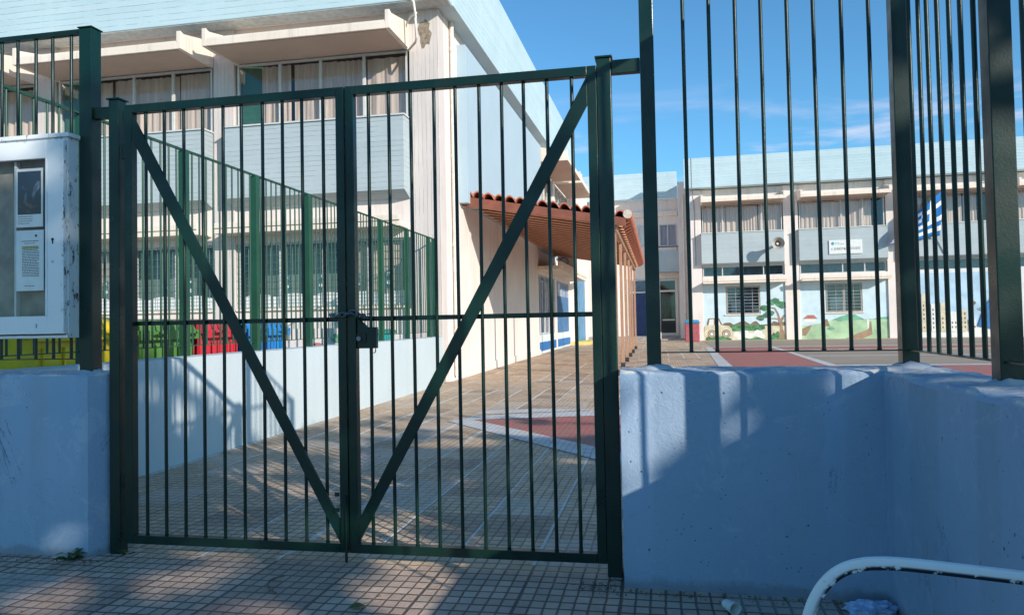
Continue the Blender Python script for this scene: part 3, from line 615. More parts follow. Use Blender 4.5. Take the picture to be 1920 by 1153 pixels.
# ---- left building, seen on its corner
BL = thing('school_building', 'near two-storey cream and pale blue school block on the left, seen on its corner', 'building', (-5.42, 18.40, 0))
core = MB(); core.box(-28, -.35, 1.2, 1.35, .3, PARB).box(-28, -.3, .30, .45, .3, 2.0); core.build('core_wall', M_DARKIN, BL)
PW = [(-.79, 0.0), (-6.42, -5.80), (-12.1, -11.45), (-17.8, -17.1), (-23.5, -22.8)]
for k, (a, b_) in enumerate(PW):
    MB().box(a, b_, 0, .5, .3, PARB).build('pilaster', M_ROUGHW, BL, bevel=.012)
bays = [(-5.80, -.79), (-11.45, -6.42), (-17.1, -12.1), (-22.8, -17.8)]
for k, (a, b_) in enumerate(bays):
    gp = [(.12, 1), (.10, 1), (.13, .97), (0, 1)][k]
    bay_upper(BL, a, b_, gap=gp)
    MB().quad((a+.12, .25, 6.9), (a+(.75 if k < 3 else .3), .32, 6.9), (a+(.75 if k < 3 else .3), .32, 8.7), (a+.12, .25, 8.7)).build('green_board', M_GREENIN, BL, recalc=False)
    # ground floor: lintel wall, slab, window with grille, wall below
    MB().box(a, b_, .05, .30, 3.80, 4.80).build('wall', M_WHITE, BL)
    s_ = MB(); s_.box(a-.25, b_-.10, -.62, .05, 4.02, 4.16).box(a-.25, b_-.10, -.66, -.55, 4.161, 4.30); s_.build('ledge', M_BROW, BL, bevel=.01)
    MB().box(a, b_, .05, .30, .3, 1.98).build('wall', M_WHITE, BL); MB().box(a+.02, b_-.02, -.03, .10, 1.981, 2.04).build('sill', M_BROW, BL)
    W = b_-a
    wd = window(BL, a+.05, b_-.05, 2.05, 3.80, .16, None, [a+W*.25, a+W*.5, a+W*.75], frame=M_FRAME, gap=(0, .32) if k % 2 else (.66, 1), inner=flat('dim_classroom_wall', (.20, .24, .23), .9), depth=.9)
    gr = grille(wd, a+.08, b_-.08, .0, 2.06, 3.80, flat('grey_green_grille_paint', (.12, .20, .19), .6))
    # white snow scene taped to the glass
    q = MB(); n_ = 40; rnd = random.Random(k)
    for i in range(n_):
        xa, xb = a+.1+(W-.2)*i/n_, a+.1+(W-.2)*(i+1)/n_; h1 = 2.34+.10*abs(math.sin(i*.37+k)); h2 = 2.34+.10*abs(math.sin((i+1)*.37+k)); q.quad((xa, .150, 2.1), (xb, .150, 2.1), (xb, .150, h2), (xa, .150, h1))
    q.build('snow_cutout', M_WPAINT, wd, recalc=False)
    for i in range(5):
        px = a+.5+i*(W-.9)/4.3+rnd.uniform(-.15, .15); pz = 2.42+rnd.uniform(0, .12)
        z_ = MB(); z_.box(px-.07, px+.07, .1455, .149, pz, pz+.34); z_.tube([(px, .146, pz+.42), (px, .149, pz+.42)], .075, 10); o = z_.build('paper_figure', flat('dark_teal_card', (.03, .16, .20), .7), wd)
        z_ = MB(); z_.tube([(px, .1425, pz+.16), (px, .1450, pz+.16)], .055, 10); z_.tube([(px, .1425, pz+.405), (px, .1450, pz+.405)], .035, 10); z_.build('paper_face', M_WPAINT, wd)
# parapets
MB().box(-28, -.4, .001, 6, PARB+.004, PARB+.2).build('roof_slab', M_WHITE, BL)
par = MB(); par.box(-28, .40, -.60, .0, PARB, 12.2); par.build('parapet', M_PARA, BL, bevel=.02)
MB().box(-28, .38, -.57, -.02, PARB-.02, PARB-.001).build('soffit', flat('soffit_paint', (.55, .60, .60), .9), BL)
def skew(v): return (v[0]+.012*v[1], v[1], v[2])
pr = MB(skew); pr.box(-.45, .42, .001, 25.3, PARB, 12.2); pr.build('parapet', M_PARA, BL, bevel=.02)
# side facade
sw = MB(skew); sw.box(-.35, 0, .50, 14.6, -.01, PARB); sw.build('wall', M_WHITE, BL)
sp = MB(skew); sp.box(.001, .25, 1.75, 14.4, 4.9, 9.35); sp.build('side_panel', M_SIDEP, BL, bevel=.008)
MB(skew).box(.002, .05, 2.2, 14.6, .0, .30).build('plinth', M_WHITE, BL, bevel=.01)
for yy in (2.6, 7.2, 11.6): MB(skew).box(.002, .035, yy, yy+.28, .301, 4.2).build('pilaster', M_WHITE, BL, bevel=.006)
dp = MB(skew); dp.tube([(.075, 1.0, .15), (.075, 1.0, 9.9)], .062, 12); dpo = dp.build('downpipe', M_PIPE, BL, smooth=True)
for z in (1.3, 3.6, 6.0, 8.9): MB(skew).tube([(.075, 1.0, z), (.075, 1.0, z+.10)], .075, 12).build('pipe_collar', M_PIPE, dpo, smooth=True)
# bays of the side facade beyond the blank wall
def rot(v):   # facade frame (x along +Y of the building, y into the wall) -> building frame
    return skew((-v[1]-.0, v[0], v[2]))
for k, y0 in enumerate((14.6, 20.2)):
    a, b_ = y0, y0+5.0
    bay_upper(BL, a, b_, fn=rot)
    MB(rot).box(b_, b_+.6, 0, .5, 0, PARB).build('pilaster', M_WHITE, BL, bevel=.01)
    MB(rot).box(a, b_, .05, .30, 3.70, 4.80).build('wall', M_WHITE, BL); MB(rot).box(a, b_, -.0, .30, 0, .95).build('wall', flat('blue_dado', (.72, .80, .78), .8), BL)
    MB(rot).box(a, b_, -.012, -.001, .22, .62).build('blue_band', M_BLUEP, BL)
    s_ = MB(rot); s_.box(a-.1, b_+.1, -1.0, .05, 3.85, 4.02).box(a-.1, b_+.1, -1.04, -.93, 4.021, 4.22); s_.build('ledge', M_BROW, BL, bevel=.01)
    wd = window(BL, a+.05, b_-.05, .96, 3.70, .16, rot, [a+1.25, a+2.5, a+3.75], frame=M_WPAINT, curt=False, inner=M_BLUEIN, fw_=.07)
    q = MB(rot)
    for i in range(14): q.tube([(a+.15+i*.36, .06, .96), (a+.15+i*.36, .06, 3.7)], .012, 5)
    q.build('grille', M_BLUEP if k else M_BLUED, wd)
    if k: MB(rot).box(a+.1, b_-.1, .08, .11, .98, 2.9).build('blue_screen', flat('blue_screen_paint', (.16, .30, .44), .6, .2, 3), wd)
MB(skew).box(-2.0, .30, 25.8, 33.5, 0, 10.9).build('rear_volume', M_WHITE, BL, bevel=.02)
MB(skew).box(.301, .33, 26.2, 30.5, .3, 4.2).build('blue_panel', flat('blue_painted_door', (.08, .30, .52), .5, .2, 2), BL)
MB(skew).box(.0, 1.1, 25.4, 29.0, .05, .32).build('step', M_YELW, BL, bevel=.01)
# conduit loop bracket by the corner, with its cable
cd = MB(); cd.tube([(-.60, -.62, 9.9), (-.42, -.66, 9.6), (-.38, -.66, 9.2), (-.38, -.62, 8.72), (-.42, -.55, 8.64), (-.78, -.05, 8.64), (-.82, -.03, 8.75), (-.82, -.03, 9.35), (-.66, -.20, 9.45), (-.42, -.50, 9.40)], .032, 8); cd.build('conduit', M_PIPE, BL, smooth=True)
# exposed, rusty patch of concrete
ptc = MB(); rr = random.Random(2); P = [(-.36+.17*math.cos(t)*(.7+.5*rr.random()), 9.05+.42*math.sin(t)*(.7+.4*rr.random())) for t in [k*math.pi/9 for k in range(18)]]
ptc.prism(P, -.004, -.001, 'y'); ptc.build('spalled_patch', flat('bare_rusty_concrete', (.36, .29, .22), .95, .3, 9, .01), BL)

# ---- far right building
AC = math.radians(-2.15)
BC = thing('school_building', 'far two-storey school block on the right behind the court, with murals on its ground floor', 'building', (2.10, 48.83, .0), AC)
MB().box(.1, 34, .9, 1.0, 0, PARB).box(.02, .5, .5, 9, -.05, PARB).build('core_wall', M_WHITE, BC)
pil = [(0, .66), (5.60, 6.46), (11.45, 12.35), (17.2, 18.1), (23.0, 23.9)]
for a, b_ in pil: MB().box(a, b_, 0, .5, -.05, PARB).build('pilaster', M_WHITE, BC, bevel=.012)
bc = [(.66, 5.60), (6.46, 11.45), (12.35, 17.2), (18.1, 23.0)]
for k, (a, b_) in enumerate(bc):
    bay_upper(BC, a, b_, gap=((0, 1), (0, .87), (.1, .86), (0, 1))[k])
    W = b_-a
    window(BC, a+.05, b_-.05, 4.16, 4.80, .12, None, [a+W*.25, a+W*.5, a+W*.75], curt=False, inner=M_BLUEIN, fw_=.05)
    if k < 2:
        s_ = MB(); s_.box(a, b_, -.02, .3, 3.70, 4.16); s_.build('wall', M_WHITE, BC)
        s_ = MB(); s_.box(a+.02, b_+.05, -.80, -.021, 3.70, 3.82).box(a+.02, b_+.05, -.84, -.76, 3.821, 3.98); s_.build('ledge', M_BROW, BC, bevel=.01)
        wx0 = (2.05, 7.92)[k]; wx1 = (4.12, 10.02)[k]
        MB().box(a, wx0, .10, .30, .0, 3.70).box(wx1, b_, .10, .30, .0, 3.70).box(wx0, wx1, .10, .30, 3.52, 3.70).box(wx0, wx1, .10, .30, .0, 1.76).build('wall', (M_LBLUE), BC)
        MB().box(wx0-.08, wx1+.08, .03, .12, 1.70, 1.759).build('sill', M_BROW, BC)
        wd = window(BC, wx0, wx1, 1.761, 3.519, .16, None, [(wx0+wx1)/2], frame=flat('taupe_window_frame', (.42, .36, .33), .6), curt=False, inner=M_BLUEIN, fw_=.09)
        grille(wd, wx0+.1, wx1-.1, .08, 1.85, 3.45, M_FRAME, dx=.5, dz=.2)
    else:
        MB().box(a, b_, .06, .30, .0, 4.16).build('wall', flat('pale_wall', (.70, .70, .70), .85, .05, 2), BC)
MB().box(.1, 34, .301, 6, PARB+.055, PARB+.2).build('roof_slab', M_WHITE, BC); MB().box(-.35, 34, -.62, .3, PARB+.05, PART).build('parapet', M_PARA, BC, bevel=.02)
MB().box(-.35, -.001, .301, 9, PARB+.05, PART-1.0).build('parapet', M_WHITE, BC)
# vertical cable on the parapet and pilaster
MB().tube([(.15, -.64, 11.7), (.14, -.64, 9.7), (.2, -.03, 9.4), (.28, -.03, 8.2), (.28, -.03, 4.9)], .018, 5).build('cable', M_STEEL, BC)
# murals
P_BEI = flat('mural_cream', (0.690, 0.618, 0.452), .9, .12, 3); P_BRN = flat('mural_brown', (0.250, 0.168, 0.118), .9, .15, 3); P_GRN = flat('mural_green', (0.110, 0.318, 0.144), .9, .3, 4); P_DGR = flat('mural_dark_green', (0.100, 0.222, 0.144), .9, .2, 4)
P_PGR = flat('mural_pale_green', (0.444, 0.636, 0.400), .9, .15, 1.2); P_WHT = flat('mural_white', (0.760, 0.758, 0.716), .9, .05); P_TAN = flat('mural_tan', (0.374, 0.248, 0.162), .9, .15, 3); P_HGR = flat('mural_hill_green', (0.198, 0.460, 0.312), .9, .2, 2); P_SKY = flat('mural_sky_blue', (0.470, 0.652, 0.812), .9, .12, 1.2); P_ROOF = flat('mural_roof_red', (0.514, 0.196, 0.170), .9)
PM = [P_BEI, P_BRN, P_GRN, P_DGR, P_PGR, P_WHT, P_TAN, P_HGR, P_SKY, P_ROOF, M_BLUEP]
def blob(cx_, cz_, r, n=14, sq=.75, rnd=random.Random(4), j=.25): return [(cx_+r*math.cos(t)*(1-j/2+j*rnd.random()), cz_+r*sq*math.sin(t)*(1-j/2+j*rnd.random())) for t in [2*math.pi*k/n for k in range(n)]]
def mural(name, shapes, y0=.097):
    q = MB()
    for k, (mi, poly) in enumerate(shapes): q.cur = mi; yy = y0-k*.0012; q.quad(*[(x, yy, z) for x, z in poly])
    o = q.build(name, PM, BC, recalc=False); return o
sh = [(0, [(.67, .12), (5.58, .12), (5.58, 1.02), (.67, 1.04)]), (1, [(1.74, 1.06), (1.74, 1.13), (1.98, 1.25), (2.29, 1.26), (2.48, 1.12), (2.89, 1.3), (3.15, 1.35), (3.48, 1.13), (3.68, 1.29), (3.85, 1.33), (4.07, 1.09), (4.67, 1.13), (4.87, 1.3), (5.13, 1.23), (5.55, 1.25), (5.55, 1.0)]),
      (2, [(2.21, 1.08), (2.4, .71), (4.06, .73), (4.36, .83), (4.34, 1.09)])]
for x, z, r in ((2.67, .51, .22), (3.13, .57, .26), (3.53, .46, .2), (3.93, .56, .28), (3.3, .38, .3), (2.9, .36, .26), (4.1, .36, .25)): sh.append((5, blob(x, z, r)))
sh += [(2, [(.74, .14), (.80, .34), (1.05, .42), (1.39, .36), (1.86, .40), (2.32, .25), (2.36, .14)]), (2, [(4.5, .14), (4.6, .42), (4.72, .38), (4.84, .60), (4.95, .52), (5.11, .70), (5.2, .55), (5.40, .60), (5.5, .14)]), (2, [(2.9, .14), (3.1, .32), (3.4, .22), (3.9, .34), (4.3, .18), (4.4, .14)])]
sh += [(6, [(5.14, .20), (5.25, .88), (5.14, 1.39), (4.67, 1.45), (4.68, 1.51), (5.16, 1.47), (5.09, 1.74), (4.94, 2.04), (4.6, 2.16), (4.6, 2.21), (4.99, 2.13), (5.19, 1.77), (5.27, 1.41), (5.50, 1.72), (5.57, 1.63), (5.37, 1.26), (5.41, .81), (5.57, .25)])]
for x, z, r in ((4.78, 2.46, .28), (5.28, 2.36, .30), (5.04, 2.58, .22), (4.68, 1.80, .26), (4.12, 1.52, .24), (4.38, 2.12, .26), (5.40, 2.22, .2), (4.42, 1.66, .2)): sh.append((3 if r < .25 else 2, blob(x, z, r, 11, .7, j=.4)))
# painted old car
sh += [(1, [(.86, 1.10), (.96, 1.54), (1.60, 1.56), (1.80, 1.10)]), (5, [(.95, 1.12), (1.03, 1.48), (1.28, 1.49), (1.28, 1.12)]), (5, [(1.33, 1.12), (1.33, 1.49), (1.54, 1.50), (1.70, 1.12)]), (0, [(.69, .43), (.70, .85), (.76, 1.12), (1.75, 1.12), (2.11, 1.06), (2.36, .88), (2.44, .43)])]
for x in (1.14, 2.02): sh += [(1, blob(x, .56, .26, 20, 1, j=0)), (0, blob(x, .55, .20, 20, 1, j=0)), (1, blob(x, .55, .16, 20, 1, j=0)), (5, blob(x, .55, .10, 20, 1, j=0))]
mural('mural', sh)
sh = [(4, [(6.50, .12), (11.43, .12), (11.43, 1.39), (10.09, 1.32), (9.6, 1.55), (9.1, 1.58), (8.27, 1.29), (6.99, .99), (6.50, 1.03)]), (7, [(8.21, 1.30), (8.72, 1.50), (9.1, 1.63), (9.6, 1.60), (10.12, 1.30), (9.22, 1.26)]), (7, [(10.5, 1.30), (10.9, 1.42), (11.43, 1.44), (11.43, 1.30)]),
      (6, [(6.52, .79), (7.09, 1.05), (6.98, .75), (6.72, .36), (6.52, .37)]), (6, [(8.93, .14), (9.69, .47), (10.32, .73), (10.38, 1.18), (10.47, 1.16), (10.52, .4), (9.9, .14)]), (5, [(6.65, 1.46), (7.35, 1.44), (7.35, 1.17), (6.64, 1.18)]), (9, [(6.58, 1.40), (6.86, 1.64), (7.22, 1.63), (7.45, 1.39)]),
      (6, [(7.68, .94), (7.82, 1.36), (7.99, 1.36), (8.14, .92)]), (5, [(10.22, .8), (10.22, 1.3), (10.34, 1.3), (10.34, .8)])]
for x, z, r in ((8.7, 1.3, .2), (9.0, 1.38, .12), (7.3, .5, .3), (8.3, .4, .35), (10.9, .7, .3), (8.2, .8, .2)): sh.append((7 if r < .25 else 4, blob(x, z, r, 12, .5)))
mural('mural', sh)
rn = random.Random(12); sh = [(8, [(12.4, 3.98), (17.15, 3.98), (17.15, .15), (12.4, .15)]), (5, [(12.45, .2), (12.45, 1.6), (12.9, 1.4), (13.3, 1.0), (15.0, 1.1), (15.8, .9), (17.1, .6), (17.1, .15)])]
for i in range(7):
    x = 12.75+i*.5; wd_ = rn.uniform(.34, .46); z1 = rn.uniform(1.6, 2.9)-(.25*max(0, i-3)); sh.append((0 if i % 2 else 5, [(x, .5), (x+wd_, .5), (x+wd_, z1), (x, z1)]))
    for a in range(2):
        for b_ in range(int((z1-.7)/.26)):
            if rn.random() < .75: sh.append((1, [(x+.07+a*.18, .7+b_*.26), (x+.14+a*.18, .7+b_*.26), (x+.14+a*.18, .82+b_*.26), (x+.07+a*.18, .82+b_*.26)]))
sh += [(10, [(16.2, .8), (17.1, .6), (17.1, 2.6), (16.6, 2.0)]), (1, blob(16.0, 2.15, .13, 10, 1)), (3, [(16.3, 1.9), (17.1, 1.35), (17.1, 1.28), (16.3, 1.82)])]
mural('mural', sh, .057)
# ---- linking block between the two
BB = thing('school_building', 'recessed shaded link block between the two school blocks, with a blue door and glazed entrance', 'building', (-3.2, 51.6, 0), AC)
MB().box(-6, 4.58, -.0, .4, PARB+.05, 11.50).build('parapet', M_PARA, BB, bevel=.02)
bw = MB(); bw.box(-6, 5.0, .45, .7, 8.0, PARB+.04).box(-6, 3.35, .45, .7, 4.3, 8.0).box(4.5, 5.0, .45, .7, 0, 8.0).box(3.35, 4.5, .45, .7, 4.3, 6.5).box(-6, .9, .45, .7, 0, 4.3).box(2.0, 3.3, .45, .7, 0, .45).box(-6, 5, 1.4, 1.5, 0, PARB).build('wall', M_WHITE, BB)
MB().box(-6, 4.55, .30, .449, 8.55, 8.9).build('beam', M_BROW, BB, bevel=.01)
window(BB, 3.36, 4.49, 6.51, 7.99, .50, None, [3.9], cm=M_PCURT)
window(BB, 1.2, 2.6, 6.51, 7.99, .44, None, [1.9], cm=M_PCURT)
MB().box(3.1, 4.62, -.75, -.65, 4.7, 6.1).box(3.1, 4.62, -.65, .44, 4.7, 4.8).box(4.54, 4.62, -.65, .44, 4.8, 6.1).build('balcony', M_PANEL, BB, bevel=.01)
MB().tube([(3.1, -.7, 6.36), (4.6, -.7, 6.36)], .035, 8).box(4.5, 4.54, -.72, -.68, 6.1, 6.36).box(3.2, 3.24, -.72, -.68, 6.1, 6.36).build('handrail', M_DGREY, BB)
# glazed entrance door
dr = MB(); dr.box(3.05, 3.30, .40, .48, .45, 4.28).box(4.30, 4.48, .40, .48, .45, 4.28).box(3.30, 4.30, .40, .48, 3.40, 3.52).box(3.30, 4.30, .40, .48, .45, .62).box(3.30, 4.30, .40, .48, 4.15, 4.28).box(3.42, 4.24, .38, .40, 1.45, 1.55)
dob = dr.build('door', M_FRAME, BB); MB().quad((3.30, .43, .62), (4.30, .43, .62), (4.30, .43, 4.15), (3.30, .43, 4.15)).build('pane', M_GLASS, dob, recalc=False); MB().box(3.3, 4.3, 1.2, 1.3, .45, 4.2).build('room_back', M_DARKIN, dob)
d2 = MB(); d2.box(1.35, 2.55, .38, .44, .45, 3.35); d2o = d2.build('door', M_BLUED, BB, bevel=.01); MB().box(2.60, 2.9, .38, .46, .45, 4.28).box(1.0, 1.3, .38, .46, .45, 4.28).box(1.3, 2.6, .38, .46, 3.36, 3.46).box(1.3, 2.6, .38, .46, 4.2, 4.28).build('door_frame', M_FRAME, BB)
MB().box(1.3, 2.6, .43, .44, 3.46, 4.2).build('transom_glass', M_BLUEIN, BB)
MB().box(-6, 5.0, -.9, .44, -.02, .43).box(-6, 5.0, -1.3, -.9, -.02, .27).build('step', flat('grey_step_concrete', (.36, .33, .31), .9, .15, 4), BB, bevel=.01)
MB().box(4.62, 5.25, -1.2, .4, -.05, 10.55).build('end_wall', M_WHITE, BB, bevel=.01)
MB().tube([(4.95, -1.28, .1), (4.95, -1.28, 9.6)], .06, 10).build('downpipe', M_PIPE, BB, smooth=True)

# ------------------------------------------------------------------ tiled pergola beside the left building
pg = thing('pergola', 'lean-to shelter with terracotta tiles and red-brown rafters against the left building', 'canopy', (0, 0, 0))
YP0, YP1, XW, XE = 20.45, 37.6, -5.38, -.80
def ztop(x): return 5.20+(4.38-5.20)*(x-XW)/(XE-XW)
q = MB(); lam = .305; nx_ = int((XE-XW)/lam*10); rows = int((YP1-YP0)/.38)
def wav(x):
    ph = 2*math.pi*(x-XW)/lam; return ztop(x)-.045+.145*abs(math.sin(ph/2))**.75
for r in range(rows):
    y0, y1 = YP0-.05+r*.38, YP0+r*.38+.40; prev = None; rr_ = random.Random(r); sh_ = [rr_.uniform(-.012, .012) for _ in range(40)]
    for k in range(nx_+1):
        x = XW+(XE-XW)*k/nx_; z = wav(x)+sh_[int((x-XW)/lam) % 40]; dy_ = sh_[(int((x-XW)/lam)+7) % 40]*1.5
        cur = ((x, y0+dy_, z+.034), (x, y1, z+.004), (x, y0+dy_, z-.008), (x, y1, z-.02))
        if prev: q.quad(prev[0], cur[0], cur[1], prev[1]); q.quad(prev[2], cur[2], cur[0], prev[0]); q.quad(prev[2], prev[3], cur[3], cur[2])
        prev = cur
ot = q.build('roof_tiles', M_TILE, pg, smooth=True, recalc=False)
e = MB()
for r in range(rows):
    y0 = YP0+r*.38; e.tube([(XE+.03, y0-.02, ztop(XE)+.03), (XE+.03, y0+.41, ztop(XE)+.005)], .13, 14, rs=[.135, .115])
e.build('edge_tiles', M_TILE, pg, smooth=True)
MB().tube([(XE+.03, YP0-.06, ztop(XE)+.03), (XE+.03, YP0-.025, ztop(XE)+.03)], .12, 16).build('mortar_plug', M_MORTAR, pg, smooth=True)
MB().box(XW-.03, XW+.22, YP0-.05, YP1, 5.24, 5.30).build('flashing', M_MORTAR, pg)
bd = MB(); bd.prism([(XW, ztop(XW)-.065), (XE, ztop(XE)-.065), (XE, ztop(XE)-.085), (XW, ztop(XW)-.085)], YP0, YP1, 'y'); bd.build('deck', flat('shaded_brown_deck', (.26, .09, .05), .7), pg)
fb = MB(); fb.prism([(XW, ztop(XW)-.07), (XE-.02, ztop(XE)-.07), (XE-.02, ztop(XE)-.30), (XW, ztop(XW)-.34)], YP0-.045, YP0-.002, 'y'); fb.build('fascia', flat('shade_toned_fascia_wood', (.27, .085, .05), .65, .15, 3), pg, bevel=.004)  # board darkened in colour for the shade of the tile overhang
for k in range(25):
    yy = YP0+.34+k*.685
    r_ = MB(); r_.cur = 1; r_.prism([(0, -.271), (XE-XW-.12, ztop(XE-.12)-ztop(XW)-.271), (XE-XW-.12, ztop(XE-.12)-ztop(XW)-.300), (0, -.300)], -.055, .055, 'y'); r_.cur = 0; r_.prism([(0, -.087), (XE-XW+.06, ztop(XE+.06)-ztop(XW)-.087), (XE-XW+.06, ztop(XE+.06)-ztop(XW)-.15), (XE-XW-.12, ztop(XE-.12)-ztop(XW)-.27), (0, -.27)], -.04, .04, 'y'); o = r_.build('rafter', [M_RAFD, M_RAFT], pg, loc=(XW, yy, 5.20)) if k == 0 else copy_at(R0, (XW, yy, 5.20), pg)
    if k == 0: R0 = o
MB().box(-1.22, -1.08, YP0+.1, YP1-.1, 3.98, 4.185).build('beam', M_WOOD2, pg, bevel=.006)
p0 = None
for yy in (20.75, 23.9, 27.0, 30.3, 33.3, 37.2):
    z0 = gz(yy); o = MB().box(-.045, .045, -.045, .045, 0, 3.98).build('post', M_WOOD2, pg, bevel=.004, loc=(-1.15, yy, z0)) if p0 is None else copy_at(p0, (-1.15, yy, z0), pg); p0 = p0 or o
    MB().box(-1.218, -1.082, yy-.07, yy+.07, z0, z0+.16).build('post_base', M_DGREY, pg)

# ------------------------------------------------------------------ waste containers
def container(label, y0, y1, m, top=1.63, xf=-6.0, lid=True):
    t = thing('waste_container', label, 'container', (xf-.5, (y0+y1)/2, .35), group='coloured waste containers behind the passage fence'); L = (y1-y0)/2; H_ = top-.35-.16
    b_ = MB(); n = 0
    b_.prism([(-L*.88, .12), (L*.88, .12), (L, H_), (-L, H_)], -.42, .42, 'x')
    b = b_.build('body', m, t, bevel=.02)
    rb = MB()
    for k in range(5):
        yy = -L*.8+k*L*.4; rb.box(.421, .455, yy-.03, yy+.03, .15, H_-.12)
    rb.build('rib', m, t, bevel=.006)
    MB().box(-.47, .47, -L-.03, L+.03, H_+.001, H_+.06).box(.471, .50, -L-.03, L+.03, H_-.06, H_+.06).build('rim', m, t, bevel=.012)
    l_ = MB(); n_ = 10; pr_ = [(-.46, H_+.061)]+[(.46*-math.cos(math.pi*k/n_), H_+.07+.14*math.sin(math.pi*k/n_)) for k in range(n_+1)]+[(.46, H_+.061)]
    l_.prism([(x, z) for x, z in pr_], -L*.93, L*.93, 'y') ; l_.build('lid', m, t, smooth=True)
    for s_ in (-1, 1):
        MB().tube([(.34, s_*(L+.02), H_+.02), (.34, s_*(L+.13), H_+.02)], .055, 14).build('trunnion', m, t, smooth=True)
        MB().tube([(.5, s_*L*.7, H_+.01), (.58, s_*L*.7, H_+.03), (.58, s_*L*.4, H_+.03), (.5, s_*L*.4, H_+.01)], .018, 8).build('handle', m, t, smooth=True)
        for xx in (-.32, .32): MB().tube([(xx-.025, s_*L*.72, .075), (xx+.025, s_*L*.72, .075)], .075, 14).build('wheel', M_DGREY, t, smooth=True)
    return t
container('yellow waste container, nearest and leftmost of the row behind the fence', 6.35, 7.70, M_YEL, 1.66)
container('green waste container between the yellow and the red one', 7.84, 8.98, M_GRN)
container('red waste container between the green and the blue one', 9.12, 10.02, M_REDP)
container('blue waste container, farthest of the row behind the fence', 10.20, 11.45, M_BLU)
tb = thing('wheelie_bin', 'small teal wheeled bin behind the fence near the building', 'bin', (-6.1, 15.7, .35))
MB().prism([(-.24, .1), (.24, .1), (.30, 1.0), (-.30, 1.0)], -.27, .27, 'x').build('body', M_TEAL, tb, bevel=.02); MB().prism([(-.33, 1.001), (.33, 1.001), (.30, 1.07), (0, 1.10), (-.30, 1.07)], -.30, .32, 'x').build('lid', M_TEAL, tb, bevel=.01)
for s_ in (-1, 1): MB().tube([(s_*.24, .25, .10), (s_*.30, .25, .10)], .10, 14).build('wheel', M_DGREY, tb, smooth=True)
# low painted wall with a child's house drawing, at the end of the terrace
lw = MB(); lw.box(-9.6, -5.80, 13.4, 13.55, .30, 1.50); lwo = tag(lw.build('painted_wall', M_WHITE), 'low cream wall with a red triangle and colour patches painted on it, behind the fence', 'wall')
q = MB(); q.cur = 9
for a, b_ in (((-8.0, 1.0), (-7.45, 1.45)), ((-7.45, 1.45), (-6.95, 1.0)), ((-8.0, 1.0), (-6.95, 1.0))): q.beam((a[0], 13.385, a[1]), (b_[0], 13.385, b_[1]), .02, .05, (0, -1, 0.001)) if False else q.quad((a[0], 13.39, a[1]-.03), (b_[0], 13.39, b_[1]-.03), (b_[0], 13.39, b_[1]+.03), (a[0], 13.39, a[1]+.03))
q.quad(*[(x, 13.388, z) for x, z in blob(-6.45, 1.12, .16)]); q.cur = 3; q.quad(*[(x, 13.387, z) for x, z in blob(-7.45, 1.14, .09)]); q.cur = 7; q.quad(*[(x, 13.387, z) for x, z in blob(-6.05, 1.3, .12)])
q.build('painting', PM, lwo, recalc=False)
# ------------------------------------------------------------------ things on and by the far blocks
def to_w(x, y, z): c, s = math.cos(AC), math.sin(AC); return (2.10+c*x-s*y, 48.83+s*x+c*y, z)
sg = thing('school_sign', 'white school name board on the grey panel of the far building', 'sign', to_w(9.05, -.43, 5.70), AC)
MB().box(-.93, .93, -.05, 0, -.42, .42).build('board', M_SIGN, sg, bevel=.008)
tm = text_mesh("6\u2019 \u0394\u0397\u039C\u039F\u03A4\u0399\u039A\u039F \u03A3\u03A7\u039F\u039B\u0395\u0399\u039F", 'lettering', M_INK, sg, (0.05, -.052, -.18), .20, align='CENTER', sx=1.0); tm.location.x = 0.0; tm.scale.x = 1.62/max(.1, max(v.co.x for v in tm.data.vertices)-min(v.co.x for v in tm.data.vertices)); tm.location.x = -tm.scale.x*(max(v.co.x for v in tm.data.vertices)+min(v.co.x for v in tm.data.vertices))/2; tm.name = 'lettering'
q = MB(); q.quad(*[(x, -.053, z) for x, z in blob(-.72, .22, .09, 10, 1.1)]); q.build('emblem', M_TEALI, sg, recalc=False)
q = MB(); [q.box(-.6+.09*k, -.6+.09*k+.06, -.053, -.0505, .15, .19) for k in range(6)]; [q.box(-.6+.09*k, -.6+.09*k+.06, -.053, -.0505, .24, .275) for k in range(3)]; q.build('small_lettering', M_TEALI, sg)
hs = thing('horn_loudspeaker', 'grey horn loudspeaker on a bracket on the far building, casting a long shadow', 'loudspeaker', to_w(5.10, -.42, 5.98), AC)
def lathe(prof, n=24, ax='y'):
    q = MB(); base = 0
    for k, (yy, r) in enumerate(prof):
        for i in range(n): t = 2*math.pi*i/n; q.v.append((r*math.cos(t), yy, r*math.sin(t)))
    for k in range(len(prof)-1):
        for i in range(n): q.f.append((k*n+i, k*n+(i+1) % n, (k+1)*n+(i+1) % n, (k+1)*n+i)); q.mi.append(0)
    return q
lathe([(-.25, .07), (-.5, .10), (-.75, .16), (-.98, .27), (-1.08, .36), (-1.10, .37), (-1.09, .355), (-.97, .25), (-.75, .14), (-.5, .08)]).build('horn', flat('beige_horn_paint', (.42, .38, .33), .6), hs, smooth=True)
lathe([(-.45, .02), (-.8, .085), (-.86, .08), (-.86, .0)]).build('inner_cone', M_SIGN, hs, smooth=True)
MB().tube([(0, 0, 0), (0, -.30, 0)], .08, 12).box(-.12, .12, -.03, 0, -.14, .14).build('bracket', M_DGREY, hs, smooth=True)
